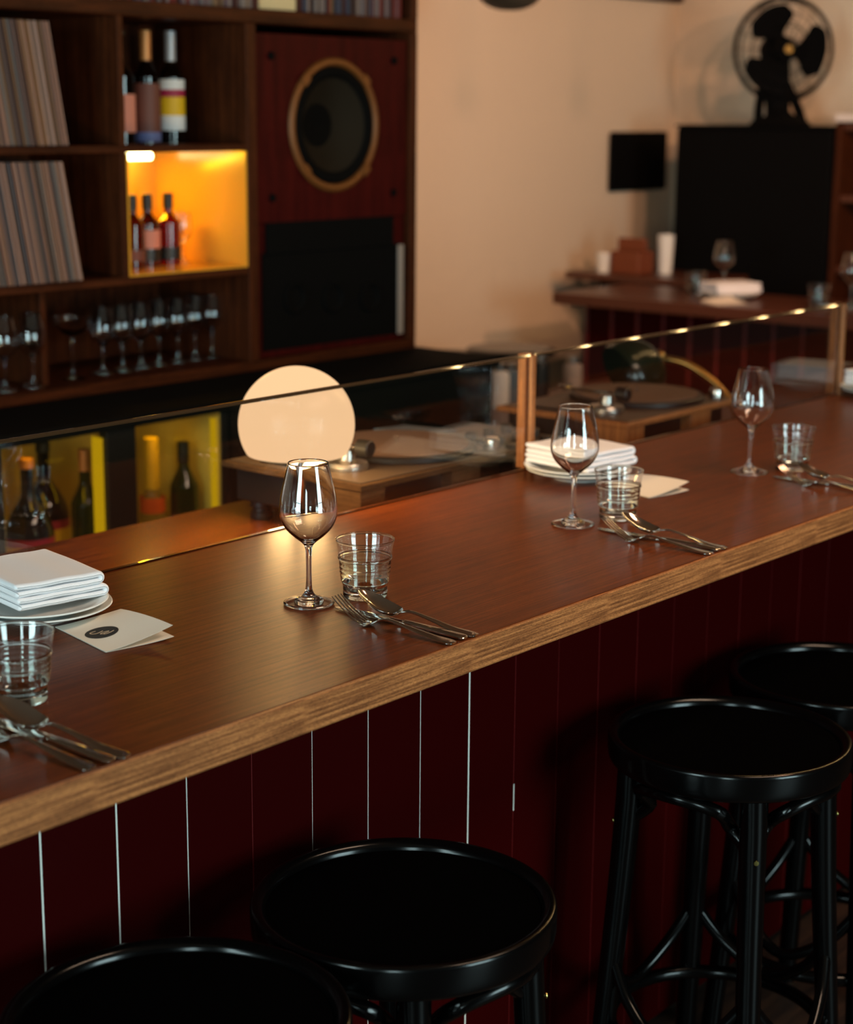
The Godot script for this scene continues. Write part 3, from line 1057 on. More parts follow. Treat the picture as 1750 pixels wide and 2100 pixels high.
	var jars := [[4.62, -3.62, 0.034, 0.13, "steel_satin"], [4.78, -3.66, 0.036, 0.150, "label_white"], [4.90, -3.70, 0.030, 0.135, "slate_blue"], [5.02, -3.66, 0.030, 0.16, "black_plastic"], [5.16, -3.62, 0.033, 0.14, "mortar_grey"]]
	var jl := ["brushed steel shaker left of the white jar on the side counter", "white jar on the low side counter, seen through the glass screen", "blue-grey jar right of the white jar on the side counter", "tall black jar on the side counter behind the wooden post", "grey stone jar at the right end of the side counter row"]
	for i in jars.size():
		var j = jars[i]
		var o := thing("storage_jar", jl[i], "jar", Vector3(j[0], 0.78, j[1]))
		part("body", lathe([Vector2(0, 0), Vector2(j[2], 0), Vector2(j[2] * 1.04, 0.01), Vector2(j[2] * 1.04, j[3] * 0.72), Vector2(j[2] * 0.8, j[3] * 0.82), Vector2(0, j[3] * 0.82)], 24), M[j[4]], o)
		part("lid", cyl(j[2] * 0.72, j[3] * 0.82, j[3], 0.002, 20), M.steel_satin, o)
	var tl := ["round black side table against the plaster wall, right of the other one", "round black side table beside the cabinet, partly hidden by the glass screen"]
	var tx := [[Vector3(5.375, 0, -4.06), 0.172, 0.893], [Vector3(5.60, 0, -4.50), 0.205, 0.80]]
	for i in 2:
		var o := thing("side_table", tl[i], "table", tx[i][0])
		var r: float = tx[i][1]
		var h: float = tx[i][2]
		part("table_top", lathe(smooth3(v2([0, h - 0.033, r - 0.05, h - 0.033, r - 0.008, h - 0.028, r, h - 0.016, r - 0.008, h - 0.003, r - 0.05, h, 0, h]), 2), 48), M.black_lacquer, o)
		for k in 3:
			var a := 0.5 + TAU * k / 3
			part("leg", tube([Vector3(cos(a) * (r - 0.01), 0, sin(a) * (r - 0.01)), Vector3(cos(a) * (r - 0.05), h - 0.03, sin(a) * (r - 0.05))], 0.014, 10), M.black_lacquer, o)


func turntable(label: String, where: Vector3) -> Node3D:
	var o := thing("turntable", label, "turntable", where)
	part("case_top", bxe(0, 0.49, 0.098, 0.110, -0.38, 0, 0.0015), M.deck_wood, o)
	part("deck_plate", bxe(0.012, 0.478, 0.1102, 0.1125, -0.368, -0.012, 0.0008), M.deck_top, o)
	part("chassis", bxe(0.022, 0.468, 0.030, 0.098, -0.36, -0.03, 0.003), M.black_plastic, o)
	for b in [[0.0, 0.070], [0.275, 0.365]]:
		part("case_block", bxe(b[0], b[1], 0.038, 0.0978, -0.10, -0.001, 0.0015), M.deck_wood, o)
	for p in [[0.06, -0.06], [0.43, -0.06], [0.06, -0.325], [0.43, -0.325]]:
		part("foot", moved(lathe(v2([0, 0, 0.022, 0, 0.024, 0.003, 0.024, 0.011, 0.020, 0.013, 0.020, 0.018, 0.024, 0.020, 0.024, 0.030, 0, 0.030]), 24), at3(p[0], 0, p[1])), M.black_plastic, o)
	var pc := Vector3(0.315, 0, -0.185)
	part("platter", moved(lathe(v2([0, 0.1127, 0.158, 0.1127, 0.166, 0.115, 0.166, 0.124, 0.164, 0.126, 0, 0.126]), 64), at3(pc.x, 0, pc.z)), M.black_plastic, o)
	part("slipmat", moved(cyl(0.152, 0.1261, 0.1285, 0.0008, 64), at3(pc.x, 0, pc.z)), M.slipmat, o)
	part("spindle", moved(cyl(0.0036, 0.1285, 0.142, 0.001, 12), at3(pc.x, 0, pc.z)), M.steel, o)
	part("tonearm_base", moved(lathe(v2([0, 0.1126, 0.043, 0.1126, 0.044, 0.120, 0.040, 0.127, 0.018, 0.131, 0.016, 0.150, 0, 0.150]), 32), at3(0.10, 0, -0.128)), M.steel_satin, o)
	part("counterweight", lying(cyl(0.017, -0.016, 0.016, 0.003, 24), Vector3(0.108, 0.157, -0.088), Vector3(0.1, 0, 1)), M.black_plastic, o)
	part("tonearm", tube(smooth3([Vector3(0.106, 0.157, -0.095), Vector3(0.10, 0.157, -0.135), Vector3(0.112, 0.155, -0.23), Vector3(0.15, 0.150, -0.30), Vector3(0.20, 0.142, -0.325)], 6), 0.0042, 10), M.steel, o)
	part("headshell", moved(bx(Vector3.ZERO, Vector3(0.045, 0.008, 0.018), 0.002), Transform3D(Basis(Vector3.UP, 0.45), Vector3(0.222, 0.138, -0.333))), M.black_plastic, o)
	part("spindle_adapter", moved(lathe(v2([0, 0.1126, 0.018, 0.1126, 0.019, 0.116, 0.017, 0.134, 0.012, 0.139, 0, 0.140]), 24), at3(0.452, 0, -0.040)), M.steel, o)
	part("pitch_slider", moved(bx(Vector3.ZERO, Vector3(0.018, 0.004, 0.12), 0.001), at3(0.04, 0.115, -0.24)), M.black_plastic, o)
	for k in o.get_children():   # on tall rubber feet
		if k.name.begins_with("foot"):
			k.scale.y = 1.4
		else:
			k.position.y += 0.012
	return o


func fridge() -> void:
	var o := thing("bottle_fridge", "back bar fridge with two lit yellow compartments full of bottles", "fridge")
	var z0 := -3.30
	var z1 := -3.80
	var P := bxe(2.43, 2.448, 0.1, 1.004, z1, z0, 0.001)
	P.append_array(bxe(2.757, 2.848, 0.1, 1.004, z0 - 0.03, z0, 0.001))
	P.append_array(bxe(3.135, 3.16, 0.1, 1.004, z1, z0, 0.001))
	part("frame", P, M.black_plastic, o)
	part("plinth", bxe(2.43, 3.16, 0.0, 0.1, z1, z0, 0.001), M.black_plastic, o)
	part("back_wall", bxe(2.43, 3.16, 0.1, 1.004, z1 - 0.02, z1, 0.001), M.fridge_inside, o)
	part("side_liner", bxe(3.132, 3.1348, 0.1, 1.0, z1, z0 - 0.004, 0.0), M.fridge_inside, o)
	part("side_liner", bxe(2.4482, 2.451, 0.1, 1.0, z1, z0 - 0.004, 0.0), M.fridge_inside, o)
	part("shelf", bxe(2.452, 3.131, 0.606, 0.618, z1, z0 - 0.032, 0.001), M.steel_satin, o)
	for s in [[2.448, 2.757], [2.848, 3.135]]:
		part("door_glass", bxe(s[0] + 0.001, s[1] - 0.001, 0.1, 1.0, z0 - 0.002, z0 + 0.004, 0.0), M.screen_glass, o)
		part("led_strip", bxe(s[1] - 0.006, s[1] - 0.0031, 0.50, 0.985, z0 - (0.052 if s[0] < 2.6 else 0.036), z0 - 0.012, 0.001), M.fridge_led, o)
		area("fridge_light", Vector3((s[0] + s[1]) / 2, 0.985, z0 - 0.10), Vector3(0, -1, -0.3), Vector2(0.24, 0.05), Color(1.0, 0.78, 0.04), 0.022)
	var squat := smooth3(v2([0, 0, 0.056, 0, 0.060, 0.006, 0.061, 0.12, 0.058, 0.155, 0.040, 0.195, 0.020, 0.225, 0.016, 0.25, 0.016, 0.30]), 3) + [Vector2(0, 0.30)]
	var wine := smooth3(v2([0, 0, 0.035, 0, 0.037, 0.004, 0.037, 0.17, 0.034, 0.195, 0.018, 0.23, 0.0145, 0.25, 0.0145, 0.30]), 3) + [Vector2(0, 0.30)]
	bottle("liquor_bottle", "squat dark bottle with yellow label and red band, leftmost in the lit fridge", Vector3(2.606, 0.618, -3.42), squat, M.brown_bottle, [[0.03, 0.115, 0.0615, M.label_yellow], [0.115, 0.135, 0.0612, M.label_magenta]], [0.018, 0.30, 0.325, M.foil_gold])
	bottle("liquor_bottle", "squat dark bottle with yellow label, second from left in the lit fridge", Vector3(2.765, 0.618, -3.56), squat, M.brown_bottle, [[0.03, 0.110, 0.0615, M.label_yellow], [0.110, 0.132, 0.0612, M.label_magenta]], [0.018, 0.30, 0.325, M.black_plastic])
	bottle("wine_bottle", "green wine bottle at the right side of the left fridge compartment", Vector3(2.775, 0.618, -3.41), wine, M.green_bottle, [], [0.0155, 0.27, 0.325, M.foil_gold])
	bottle("wine_bottle", "pale wine bottle with orange round label in the right fridge compartment", Vector3(3.002, 0.618, -3.42), smooth3(v2([0, 0, 0.032, 0, 0.035, 0.004, 0.034, 0.12, 0.026, 0.16, 0.019, 0.19, 0.017, 0.30]), 3) + [Vector2(0, 0.30)], M.pale_bottle, [[0.128, 0.168, 0.0335, M.label_orange], [0.19, 0.297, 0.0198, M.label_yellow]], [0.019, 0.297, 0.322, M.label_yellow])
	bottle("wine_bottle", "green wine bottle right of the orange-labelled one in the fridge", Vector3(3.080, 0.618, -3.385), wine, M.green_bottle, [[0.05, 0.12, 0.0376, M.label_brown]], [0.0155, 0.25, 0.305, M.black_plastic])
	var jb := thing("juice_carton", "small cream carton standing at the bright right wall of the left fridge compartment", "carton", Vector3(2.838, 0.618, -3.375))
	part("box", bxe(-0.02, 0.02, 0.0, 0.13, -0.02, 0.02, 0.002), M.label_cream, jb)
	part("top_fold", bxe(-0.02, 0.02, 0.13, 0.142, -0.004, 0.004, 0.001), M.label_cream, jb)


# ------------------------------------------------------------------ the cabinet
func cabinet() -> void:
	var o := thing("wall_cabinet", "tall dark wood cabinet of open shelves holding records, bottles and a speaker", "cabinet")
	var zb := -3.98
	var z := CAB_Z
	part("top_board", bxe(2.15, 4.268, 1.995, 2.034, zb, z, 0.003), M.cabinet_wood, o)
	part("base_board", bxe(2.15, 4.268, 1.0355, 1.065, zb, z, 0.003), M.cabinet_wood, o)
	part("shelf", bxe(2.17, 3.540, 1.312, 1.332, zb, z - 0.004, 0.002), M.cabinet_wood, o)
	part("shelf", bxe(2.17, 3.540, 1.652, 1.671, zb, z - 0.004, 0.002), M.cabinet_wood, o)
	part("side_panel", bxe(2.15, 2.17, 1.065, 1.995, zb, z, 0.002), M.cabinet_wood_upright, o)
	part("side_panel", bxe(4.236, 4.268, 1.065, 1.995, zb, z, 0.002), M.cabinet_wood_upright, o)
	part("side_panel", bxe(3.540, 3.578, 1.065, 1.995, zb, z, 0.002), M.cabinet_wood_upright, o)
	part("divider", bxe(3.086, 3.105, 1.332, 1.652, zb, z - 0.004, 0.001), M.cabinet_wood_upright, o)
	part("divider", bxe(3.086, 3.105, 1.671, 1.995, zb, z - 0.004, 0.001), M.cabinet_wood_upright, o)
	part("divider", bxe(2.852, 2.872, 1.065, 1.312, zb, z - 0.06, 0.001), M.cabinet_wood_upright, o)
	part("back_panel", bxe(2.15, 4.268, 1.04, 2.03, zb - 0.012, zb, 0.0), M.cabinet_wood_upright, o)
	part("upper_side", bxe(4.236, 4.268, 2.034, 2.42, zb, z, 0.002), M.cabinet_wood_upright, o)
	part("upper_back", bxe(2.15, 4.268, 2.034, 2.42, zb - 0.012, zb, 0.0), M.cabinet_wood_upright, o)
	# lit niche
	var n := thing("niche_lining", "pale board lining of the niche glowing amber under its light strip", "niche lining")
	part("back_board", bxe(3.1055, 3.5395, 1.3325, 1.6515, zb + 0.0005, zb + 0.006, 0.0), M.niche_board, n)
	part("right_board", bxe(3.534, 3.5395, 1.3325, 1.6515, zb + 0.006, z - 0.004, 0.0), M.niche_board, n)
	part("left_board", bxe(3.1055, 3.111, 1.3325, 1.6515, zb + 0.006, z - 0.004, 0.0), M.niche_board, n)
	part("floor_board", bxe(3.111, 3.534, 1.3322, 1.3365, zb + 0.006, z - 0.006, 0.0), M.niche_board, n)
	var led := thing("strip_light", "short warm light strip glowing at the top of the bottle niche", "strip light", Vector3(3.39, 1.632, -3.93))
	part("led_tube", tube([Vector3(-0.13, 0, 0), Vector3(0.085, 0, 0)], 0.011, 14), M.led_glow, led)
	part("housing", bxe(-0.14, 0.095, 0.011, 0.0195, -0.014, 0.014, 0.001), M.black_plastic, led)
	area("niche_light", Vector3(3.34, 1.615, -3.90), Vector3(0.2, -1, 0.25), Vector2(0.22, 0.03), Color(1.0, 0.73, 0.05), 0.17)
	bottles_on_shelves()
	records()
	speaker()
	# stemmed glasses along the bottom shelf
	var first: Node3D = null
	for i in 7:
		var x := 3.100 + 0.0725 * i
		var at := Vector3(x, 1.0655, -3.715 - 0.006 * i)
		var lab: String = ["leftmost wine glass of the seven lined up on the bottom cabinet shelf", "second wine glass from left of seven on the bottom cabinet shelf", "third wine glass from left of seven on the bottom cabinet shelf", "middle wine glass of the seven lined up on the bottom cabinet shelf", "third wine glass from right of seven on the bottom cabinet shelf", "second wine glass from right of seven on the bottom cabinet shelf", "rightmost wine glass of the seven lined up on the bottom cabinet shelf"][i]
		if first == null:
			first = wine_glass(lab, at, "row of seven glasses on the bottom cabinet shelf")
			first.scale = Vector3.ONE * 0.84
		else:
			var k := again(first, "wine_glass", lab, at, 0.0, "row of seven glasses on the bottom cabinet shelf")
			k.scale = Vector3.ONE * 0.84
	for i in 2:
		var k := again(first, "wine_glass", ["wine glass on the bottom cabinet shelf at the very left edge", "wine glass left of the small divider on the bottom cabinet shelf"][i], Vector3([2.735, 2.822][i], 1.0655, -3.66))
		k.scale = Vector3.ONE * 0.88
	var coupe := thing("coupe_glass", "wide coupe glass just right of the small divider on the bottom shelf", "coupe glass", Vector3(2.985, 1.0655, -3.70))
	part("bowl_and_stem", lathe(smooth3(v2([0, 0, 0.03, 0.0005, 0.032, 0.002, 0.02, 0.005, 0.006, 0.012, 0.004, 0.03, 0.004, 0.10, 0.008, 0.112, 0.03, 0.125, 0.046, 0.145, 0.049, 0.165, 0.048, 0.1655, 0.0445, 0.146, 0.028, 0.128, 0, 0.118]), 2), 40), M.clear_glass, coupe, 50, false)


func bottles_on_shelves() -> void:
	var tall := smooth3(v2([0, 0, 0.034, 0, 0.037, 0.004, 0.037, 0.16, 0.035, 0.18, 0.020, 0.205, 0.014, 0.225, 0.014, 0.285]), 3) + [Vector2(0, 0.285)]
	bottle("spirit_bottle", "dark bottle with pink paper label, half hidden behind the divider of the upper cell", Vector3(3.245, 1.6712, -3.78), tall, M.brown_bottle, [[0.03, 0.13, 0.0376, M.label_pink]], [0.015, 0.285, 0.297, M.black_plastic])
	bottle("spirit_bottle", "dark bottle with brown and blue label, middle of three in the upper cell", Vector3(3.335, 1.6712, -3.78), tall, M.brown_bottle, [[0.03, 0.16, 0.0376, M.label_brown], [0.005, 0.03, 0.0377, M.label_blue]], [0.0155, 0.22, 0.300, M.foil_gold])
	bottle("spirit_bottle", "bottle with white, yellow and magenta label, rightmost in the upper cell", Vector3(3.425, 1.6712, -3.78), tall, M.brown_bottle, [[0.035, 0.075, 0.0376, M.label_white], [0.075, 0.125, 0.0377, M.label_yellow], [0.125, 0.145, 0.0376, M.label_magenta], [0.145, 0.172, 0.0374, M.label_white]], [0.0155, 0.22, 0.302, M.foil_silver])
	var low := smooth3(v2([0, 0, 0.031, 0, 0.034, 0.004, 0.034, 0.105, 0.031, 0.122, 0.015, 0.140, 0.012, 0.150, 0.012, 0.18]), 3) + [Vector2(0, 0.18)]
	bottle("spirit_bottle", "amber bottle with black cap, left of three in the glowing niche", Vector3(3.262, 1.3366, -3.77), low, M.amber_bottle, [[0.02, 0.05, 0.0346, M.label_brown]], [0.0145, 0.155, 0.198, M.black_plastic])
	bottle("spirit_bottle", "amber bottle with black cap and pink label, middle of the glowing niche", Vector3(3.335, 1.3366, -3.79), low, M.amber_bottle, [[0.015, 0.045, 0.0346, M.black_plastic], [0.05, 0.10, 0.0346, M.label_pink]], [0.0145, 0.155, 0.198, M.black_plastic])
	bottle("spirit_bottle", "red bottle with black cap, right of three in the glowing niche", Vector3(3.412, 1.3366, -3.79), low, M.red_bottle, [[0.015, 0.048, 0.0346, M.black_plastic]], [0.0145, 0.155, 0.198, M.black_plastic])
	for i in 2:
		var o := thing("shot_glass", ["small clear glass right of the red bottle in the glowing niche", "small clear glass at the right in the glowing niche"][i], "glass", Vector3(3.475 + 0.045 * i, 1.3366, -3.80 - 0.085 * i))
		part("glass_body", lathe(smooth3(v2([0, 0, 0.018, 0, 0.020, 0.002, 0.020, 0.004, 0.004, 0.012, 0.004, 0.055, 0.02, 0.075, 0.026, 0.10, 0.022, 0.135, 0.0205, 0.135, 0.024, 0.10, 0.018, 0.078, 0, 0.065]), 2), 28), M.clear_glass, o, 50, false)


func records() -> void:
	var cols := [Color(0.66, 0.51, 0.44), Color(0.50, 0.40, 0.35), Color(0.76, 0.60, 0.54), Color(0.38, 0.30, 0.27), Color(0.52, 0.47, 0.45), Color(0.62, 0.47, 0.40), Color(0.40, 0.38, 0.40), Color(0.70, 0.52, 0.45), Color(0.55, 0.43, 0.40), Color(0.30, 0.23, 0.22), Color(0.60, 0.44, 0.32)]
	var bright := [Color(0.75, 0.68, 0.66), Color(0.30, 0.34, 0.46), Color(0.62, 0.18, 0.16), Color(0.36, 0.16, 0.14), Color(0.55, 0.42, 0.48), Color(0.20, 0.17, 0.18), Color(0.70, 0.55, 0.40), Color(0.66, 0.60, 0.62)]
	var ms := []
	for c in cols:
		ms.append(mat("sleeve_%d" % ms.size(), c * 0.82, 0.8, 0.0, 0.2))
	var mb := []
	for c in bright:
		mb.append(mat("bright_sleeve_%d" % mb.size(), c.lerp(Color(0.42, 0.35, 0.32), 0.35) * 0.75, 0.8, 0.0, 0.2))
	var mesh := bake(bxe(0, 0.0036, 0, 0.304, -0.304, 0, 0.0006))
	var rows := [
		["record sleeve leaning in the upper left cabinet cell", "records in the upper left cell", 2.655, 2.935, 1.6715, 0.165],
		["record sleeve leaning in the lower left cabinet cell", "records in the lower left cell", 2.640, 2.965, 1.3325, 0.175]]
	for r in rows:
		var x: float = r[2]
		while x < r[3] - 0.006:
			var o := put(numbered("record_sleeve"), mesh, ms[rng.randi() % ms.size()])
			tag(o, r[0], "record sleeve", r[1])
			var lean: float = r[5] + rng.randf_range(-0.001, 0.001)
			o.position = Vector3(x, r[4], CAB_Z - 0.012 - rng.randf_range(0, 0.012))
			o.rotation.z = lean
			x += rng.randf_range(0.0045, 0.0052)
	var x := 3.02
	var thick := bake(bxe(0, 0.0095, 0, 0.304, -0.304, 0, 0.0008))
	while x < 4.20:
		if x > 3.60 and x < 3.765:
			x = 3.765
		var o := put(numbered("record_sleeve"), thick, mb[rng.randi() % mb.size()])
		tag(o, "record sleeve standing on top of the cabinet at the upper picture edge", "record sleeve", "records on top of the cabinet")
		o.position = Vector3(x, 2.0345, CAB_Z - 0.012 - rng.randf_range(0, 0.012))
		x += rng.randf_range(0.0104, 0.0125)
	var bxo := thing("cream_box", "plain cream box among the records on top of the cabinet", "box", Vector3(3.612, 2.0345, CAB_Z - 0.02))
	part("carton", bxe(0, 0.148, 0, 0.25, -0.28, 0, 0.003), M.label_cream, bxo)
	part("lid", bxe(-0.001, 0.149, 0.25, 0.285, -0.281, 0.001, 0.003), M.label_cream, bxo)


func speaker() -> void:
	var o := thing("loudspeaker", "large reddish wood loudspeaker with one big brass-ringed cone, built into the cabinet", "loudspeaker", Vector3(3.905, 1.0655, -3.616))
	part("cabinet_body", bxe(-0.322, 0.322, 0.0, 0.905, -0.34, -0.10, 0.003), M.speaker_veneer, o)
	part("cabinet_front", bxe(-0.322, 0.322, 0.0, 0.385, -0.0995, -0.002, 0.003), M.speaker_veneer, o)
	part("front_baffle", holed(Rect2(-0.322, 0.3855, 0.644, 0.5195), Vector2(-0.003, 0.6555), 0.1695, -0.0995, 0.006), M.speaker_veneer, o)
	part("lower_baffle", bxe(-0.300, 0.300, 0.02, 0.30, -0.002, 0.003, 0.002), M.black_matte, o)
	part("control_panel", bxe(-0.285, 0.265, 0.295, 0.385, -0.002, 0.009, 0.002), M.black_matte, o)
	part("grey_edge_strip", bxe(0.288, 0.312, 0.02, 0.295, 0.0, 0.008, 0.001), M.mortar_grey, o)
	var dc := Vector3(-0.003, 0.6555, 0.006)
	var face := Transform3D(Basis(Vector3.RIGHT, PI / 2), dc)
	var ring := PackedVector3Array()
	ring.append_array(lathe(smooth3(v2([0.167, 0.0, 0.190, 0.0, 0.191, 0.006, 0.187, 0.011, 0.179, 0.013, 0.171, 0.010, 0.167, 0.0]), 2), 72))
	part("driver_ring", moved(ring, face), M.driver_ring, o)
	for k in 4:
		var a := PI / 4 + PI / 2 * k
		part("ring_lug", moved(moved(bx(Vector3.ZERO, Vector3(0.030, 0.010, 0.034), 0.003), Transform3D(Basis(Vector3.UP, a), Vector3(cos(a) * 0.181, 0.011, -sin(a) * 0.181))), face), M.driver_ring, o)
	part("surround", moved(lathe(smooth3(v2([0.136, 0.0025, 0.143, 0.008, 0.153, 0.010, 0.163, 0.008, 0.168, 0.002, 0.168, 0.0005, 0.136, 0.0005, 0.136, 0.0025]), 2), 64), face), M.black_matte, o)
	part("cone", moved(lathe(smooth3(v2([0.050, -0.078, 0.072, -0.062, 0.106, -0.030, 0.137, -0.001, 0.137, 0.0015, 0.106, -0.027, 0.072, -0.059, 0.050, -0.075, 0.050, -0.078]), 2), 64), face), M.cone_paper, o)
	part("centre_horn", moved(lathe(v2([0, -0.080, 0.062, -0.080, 0.064, -0.066, 0.052, -0.064, 0.02, -0.072, 0, -0.076]), 40), face), M.black_matte, o)
	for p in [[-0.262, 0.845], [0.262, 0.845], [-0.262, 0.455], [0.262, 0.455]]:
		part("fixing_bolt", moved(cyl(0.012, 0.0, 0.008, 0.002, 14), Transform3D(Basis(Vector3.RIGHT, PI / 2), Vector3(p[0], p[1], 0.006))), M.black_matte, o)
	for i in 3:
		part("port", moved(lathe(v2([0.030, 0.0, 0.046, 0.0, 0.046, 0.006, 0.040, 0.009, 0.032, 0.004, 0.030, 0.0]), 32), Transform3D(Basis(Vector3.RIGHT, PI / 2), Vector3(-0.17 + 0.165 * i, 0.165 - 0.01 * i, 0.003))), M.black_matte, o)


# ------------------------------------------------------------------ far side of the room
func far_side() -> void:
	var o := thing("return_counter", "brown wooden return counter across the far end with red boarded front", "counter")
	part("top_slab", bxe(5.90, 6.449, 1.004, 1.0498, -4.25, -2.17, 0.003), M.far_counter_wood, o)
	for k in 16:
		var z := -4.18 + 0.1235 * k
		part("plank", bxe(6.05, 6.07, 0.02, 1.004, z + 0.006, z + 0.1175, 0.002), M.oxblood_paint, o)
		part("cover_strip", bxe(6.044, 6.066, 0.02, 1.003, z - 0.0055, z + 0.0055, 0.002), M.oxblood_groove, o)
	part("carcass", bxe(6.075, 6.42, 0.0, 1.004, -4.20, -2.19, 0.0), M.black_matte, o)
	var sh := thing("back_shelf", "narrow brown shelf behind the far counter against the plaster walls", "shelf")
	part("board", bxe(6.56, 6.97, 1.040, 1.068, -4.66, -3.96, 0.003), M.far_counter_wood, sh)
	part("support", bxe(6.75, 6.95, 0.0, 1.040, -4.6, -3.98, 0.0), M.black_matte, sh)
	# things on the far counter
	var y := 1.05
	var g := "place settings on the far counter"
	var wa := wine_glass("blurred wine glass on the far counter behind the distant napkins", Vector3(6.34, y, -3.715))
	again(wa, "wine_glass", "blurred wine glass on the far counter at the right picture edge", Vector3(6.16, y, -3.06))
	tumbler("blurred tumbler left of the napkins on the far counter", Vector3(6.25, y, -3.79))
	tumbler("blurred tumbler on the far counter near the right picture edge", Vector3(6.12, y, -3.17))
	plates(Vector3(6.20, y, -3.60), "on the far counter", Vector3(6.20, y, -3.60), deg_to_rad(60), 0.148, 0.20, 0.11)
	menu_card("plain cream menu card beside the napkins on the far counter", Vector3(6.06, y, -3.44), deg_to_rad(70), false)
	# wooden caddy, cups
	var cb := thing("wooden_caddy", "small brown wooden caddy on the back shelf by the wall corner", "caddy", Vector3(6.70, 1.068, -4.395))
	part("box", bxe(-0.06, 0.06, 0.0, 0.10, -0.075, 0.075, 0.004), M.caddy_wood, cb)
	part("handle_board", bxe(-0.008, 0.008, 0.10, 0.155, -0.075, 0.075, 0.004), M.caddy_wood, cb)
	for i in 2:
		var cu := thing("white_cup", ["white cup left of the wooden caddy on the back shelf", "tall white cup right of the wooden caddy"][i], "cup", [Vector3(6.66, 1.068, -4.52), Vector3(6.80, 1.068, -4.285)][i])
		var hh: float = [0.085, 0.17][i]
		part("body", lathe([Vector2(0, 0), Vector2(0.030, 0), Vector2(0.037, hh), Vector2(0.034, hh), Vector2(0.028, 0.006), Vector2(0, 0.006)], 24), M.porcelain, cu)
	var bc := thing("black_cabinet", "tall matte black cabinet in the corner, carrying the fan", "cabinet")
	part("body", bxe(6.985, 7.58, 0.0, 1.705, -4.37, -3.60, 0.012), M.black_matte, bc)
	part("door", bxe(6.978, 6.985, 0.04, 1.68, -4.35, -3.62, 0.003), M.black_matte, bc)
	part("cap", bxe(6.98, 7.585, 1.705, 1.716, -4.375, -3.595, 0.003), M.black_matte, bc)
	fan(Vector3(7.2, 1.716, -3.968))
	# white shelf with lit glasses, and the brown unit below
	var ws := thing("white_shelf", "white shelf board above the brown unit at the right picture edge", "shelf")
	part("board", bxe(6.98, END_X, 1.735, 1.768, -3.59, -2.3, 0.003), M.shelf_white, ws)
	var un := thing("brown_shelf_unit", "brown wooden shelf unit right of the black cabinet", "shelf unit")
	part("side_panel", bxe(7.0, 7.6, 0.0, 1.734, -3.59, -3.565, 0.002), M.cabinet_wood_upright, un)
	part("back_panel", bxe(7.55, 7.6, 0.0, 1.734, -3.565, -2.3, 0.0), M.cabinet_wood_upright, un)
	for q in [1.10, 1.40, 1.70]:
		part("shelf", bxe(7.02, 7.55, q, q + 0.03, -3.565, -2.3, 0.002), M.far_counter_wood, un)
	for i in 3:
		var cg := thing("glass_tumbler", ["left of three lit tumblers on the white shelf beside the fan", "middle of three lit tumblers on the white shelf beside the fan", "right of three lit tumblers on the white shelf beside the fan"][i], "tumbler", Vector3(7.12, 1.768, -3.585 + 0.09 * (i + 1)))
		part("glass_body", lathe(v2([0, 0, 0.034, 0, 0.036, 0.003, 0.040, 0.105, 0.038, 0.105, 0.034, 0.008, 0, 0.008]), 28), M.clear_glass, cg, 40, false)
	var pn := thing("wall_tablet", "black square panel mounted on the plaster wall near the corner", "wall panel", Vector3(7.31, 1.54, WALL_Z))
	part("screen", bxe(-0.243, 0.243, -0.138, 0.138, 0.012, 0.032, 0.009), M.black_matte, pn)
	part("bracket", bxe(-0.12, 0.12, -0.08, 0.08, 0.0, 0.012, 0.001), M.black_plastic, pn)
	var pd := thing("pendant_lamp", "dark metal pendant shade hanging at the top edge before the wall", "pendant lamp", Vector3(5.25, 2.118, -4.0))
	part("shade", lathe(smooth3(v2([0, 0.0, 0.05, 0.004, 0.10, 0.03, 0.125, 0.08, 0.12, 0.14, 0.07, 0.20, 0.03, 0.24, 0, 0.245]), 3), 40), M.pendant_metal, pd)
	part("cord", tube([Vector3(0, 0.24, 0), Vector3(0, 0.895, 0)], 0.004, 8), M.black_plastic, pd)
	# row of small bulbs over the far half of the bar: they show in the rim of the glass
	var xs := [2.640, 2.875, 3.071, 3.256, 3.449, 3.635, 3.817, 3.997, 4.176]
	var bulb_mesh: Node3D = null
	for i in xs.size():
		var at := Vector3(xs[i] * 1.4693, 2.30, -2.0)
		if bulb_mesh == null:
			bulb_mesh = thing("hanging_bulb", "small bare bulb hanging from the ceiling above the bar", "bulb", at, 0.0, "row of hanging bulbs above the bar")
			part("light_bulb", lathe(smooth3(v2([0, -0.021, 0.009, -0.018, 0.0145, -0.008, 0.014, 0.004, 0.010, 0.016, 0.009, 0.024, 0, 0.024]), 3), 20), M.bulb_glow, bulb_mesh)
			part("socket", cyl(0.0125, 0.0242, 0.060, 0.002, 16), M.brass, bulb_mesh)
			part("cord", tube([Vector3(0, 0.060, 0), Vector3(0, 0.70, 0)], 0.0025, 6), M.black_plastic, bulb_mesh)
			var l := OmniLight3D.new()
			l.name = "bulb_light"
			l.light_color = Color(1.0, 0.80, 0.52)
			l.light_energy = 0.06
			l.light_size = 0.012
			l.omni_range = 12.0
			l.omni_attenuation = 2.0
			l.shadow_enabled = true
			bulb_mesh.add_child(l)
			l.position = Vector3(0, -0.006, 0)
		else:
			again(bulb_mesh, "hanging_bulb", "small bare bulb hanging from the ceiling above the bar", at, 0.0, "row of hanging bulbs above the bar")
	var warm := Color(1.0, 0.735, 0.575)
	spot("black ceiling spotlight over the bar aimed at the end wall and fan", Vector3(4.1, 2.62, -0.5), Vector3(7.4, 1.9, -3.9), 34.0, warm, 4.5, 0.04)
	spot("black ceiling spotlight aimed at the plaster wall right of the cabinet", Vector3(4.6, 2.72, -1.9), Vector3(6.0, 1.5, -4.8), 38.0, warm, 3.0, 0.05)
	spot("black ceiling spotlight aimed down at the middle of the bar", Vector3(3.4, 2.75, -1.0), Vector3(2.9, 1.05, -1.8), 32.0, warm, 1.0, 0.12)


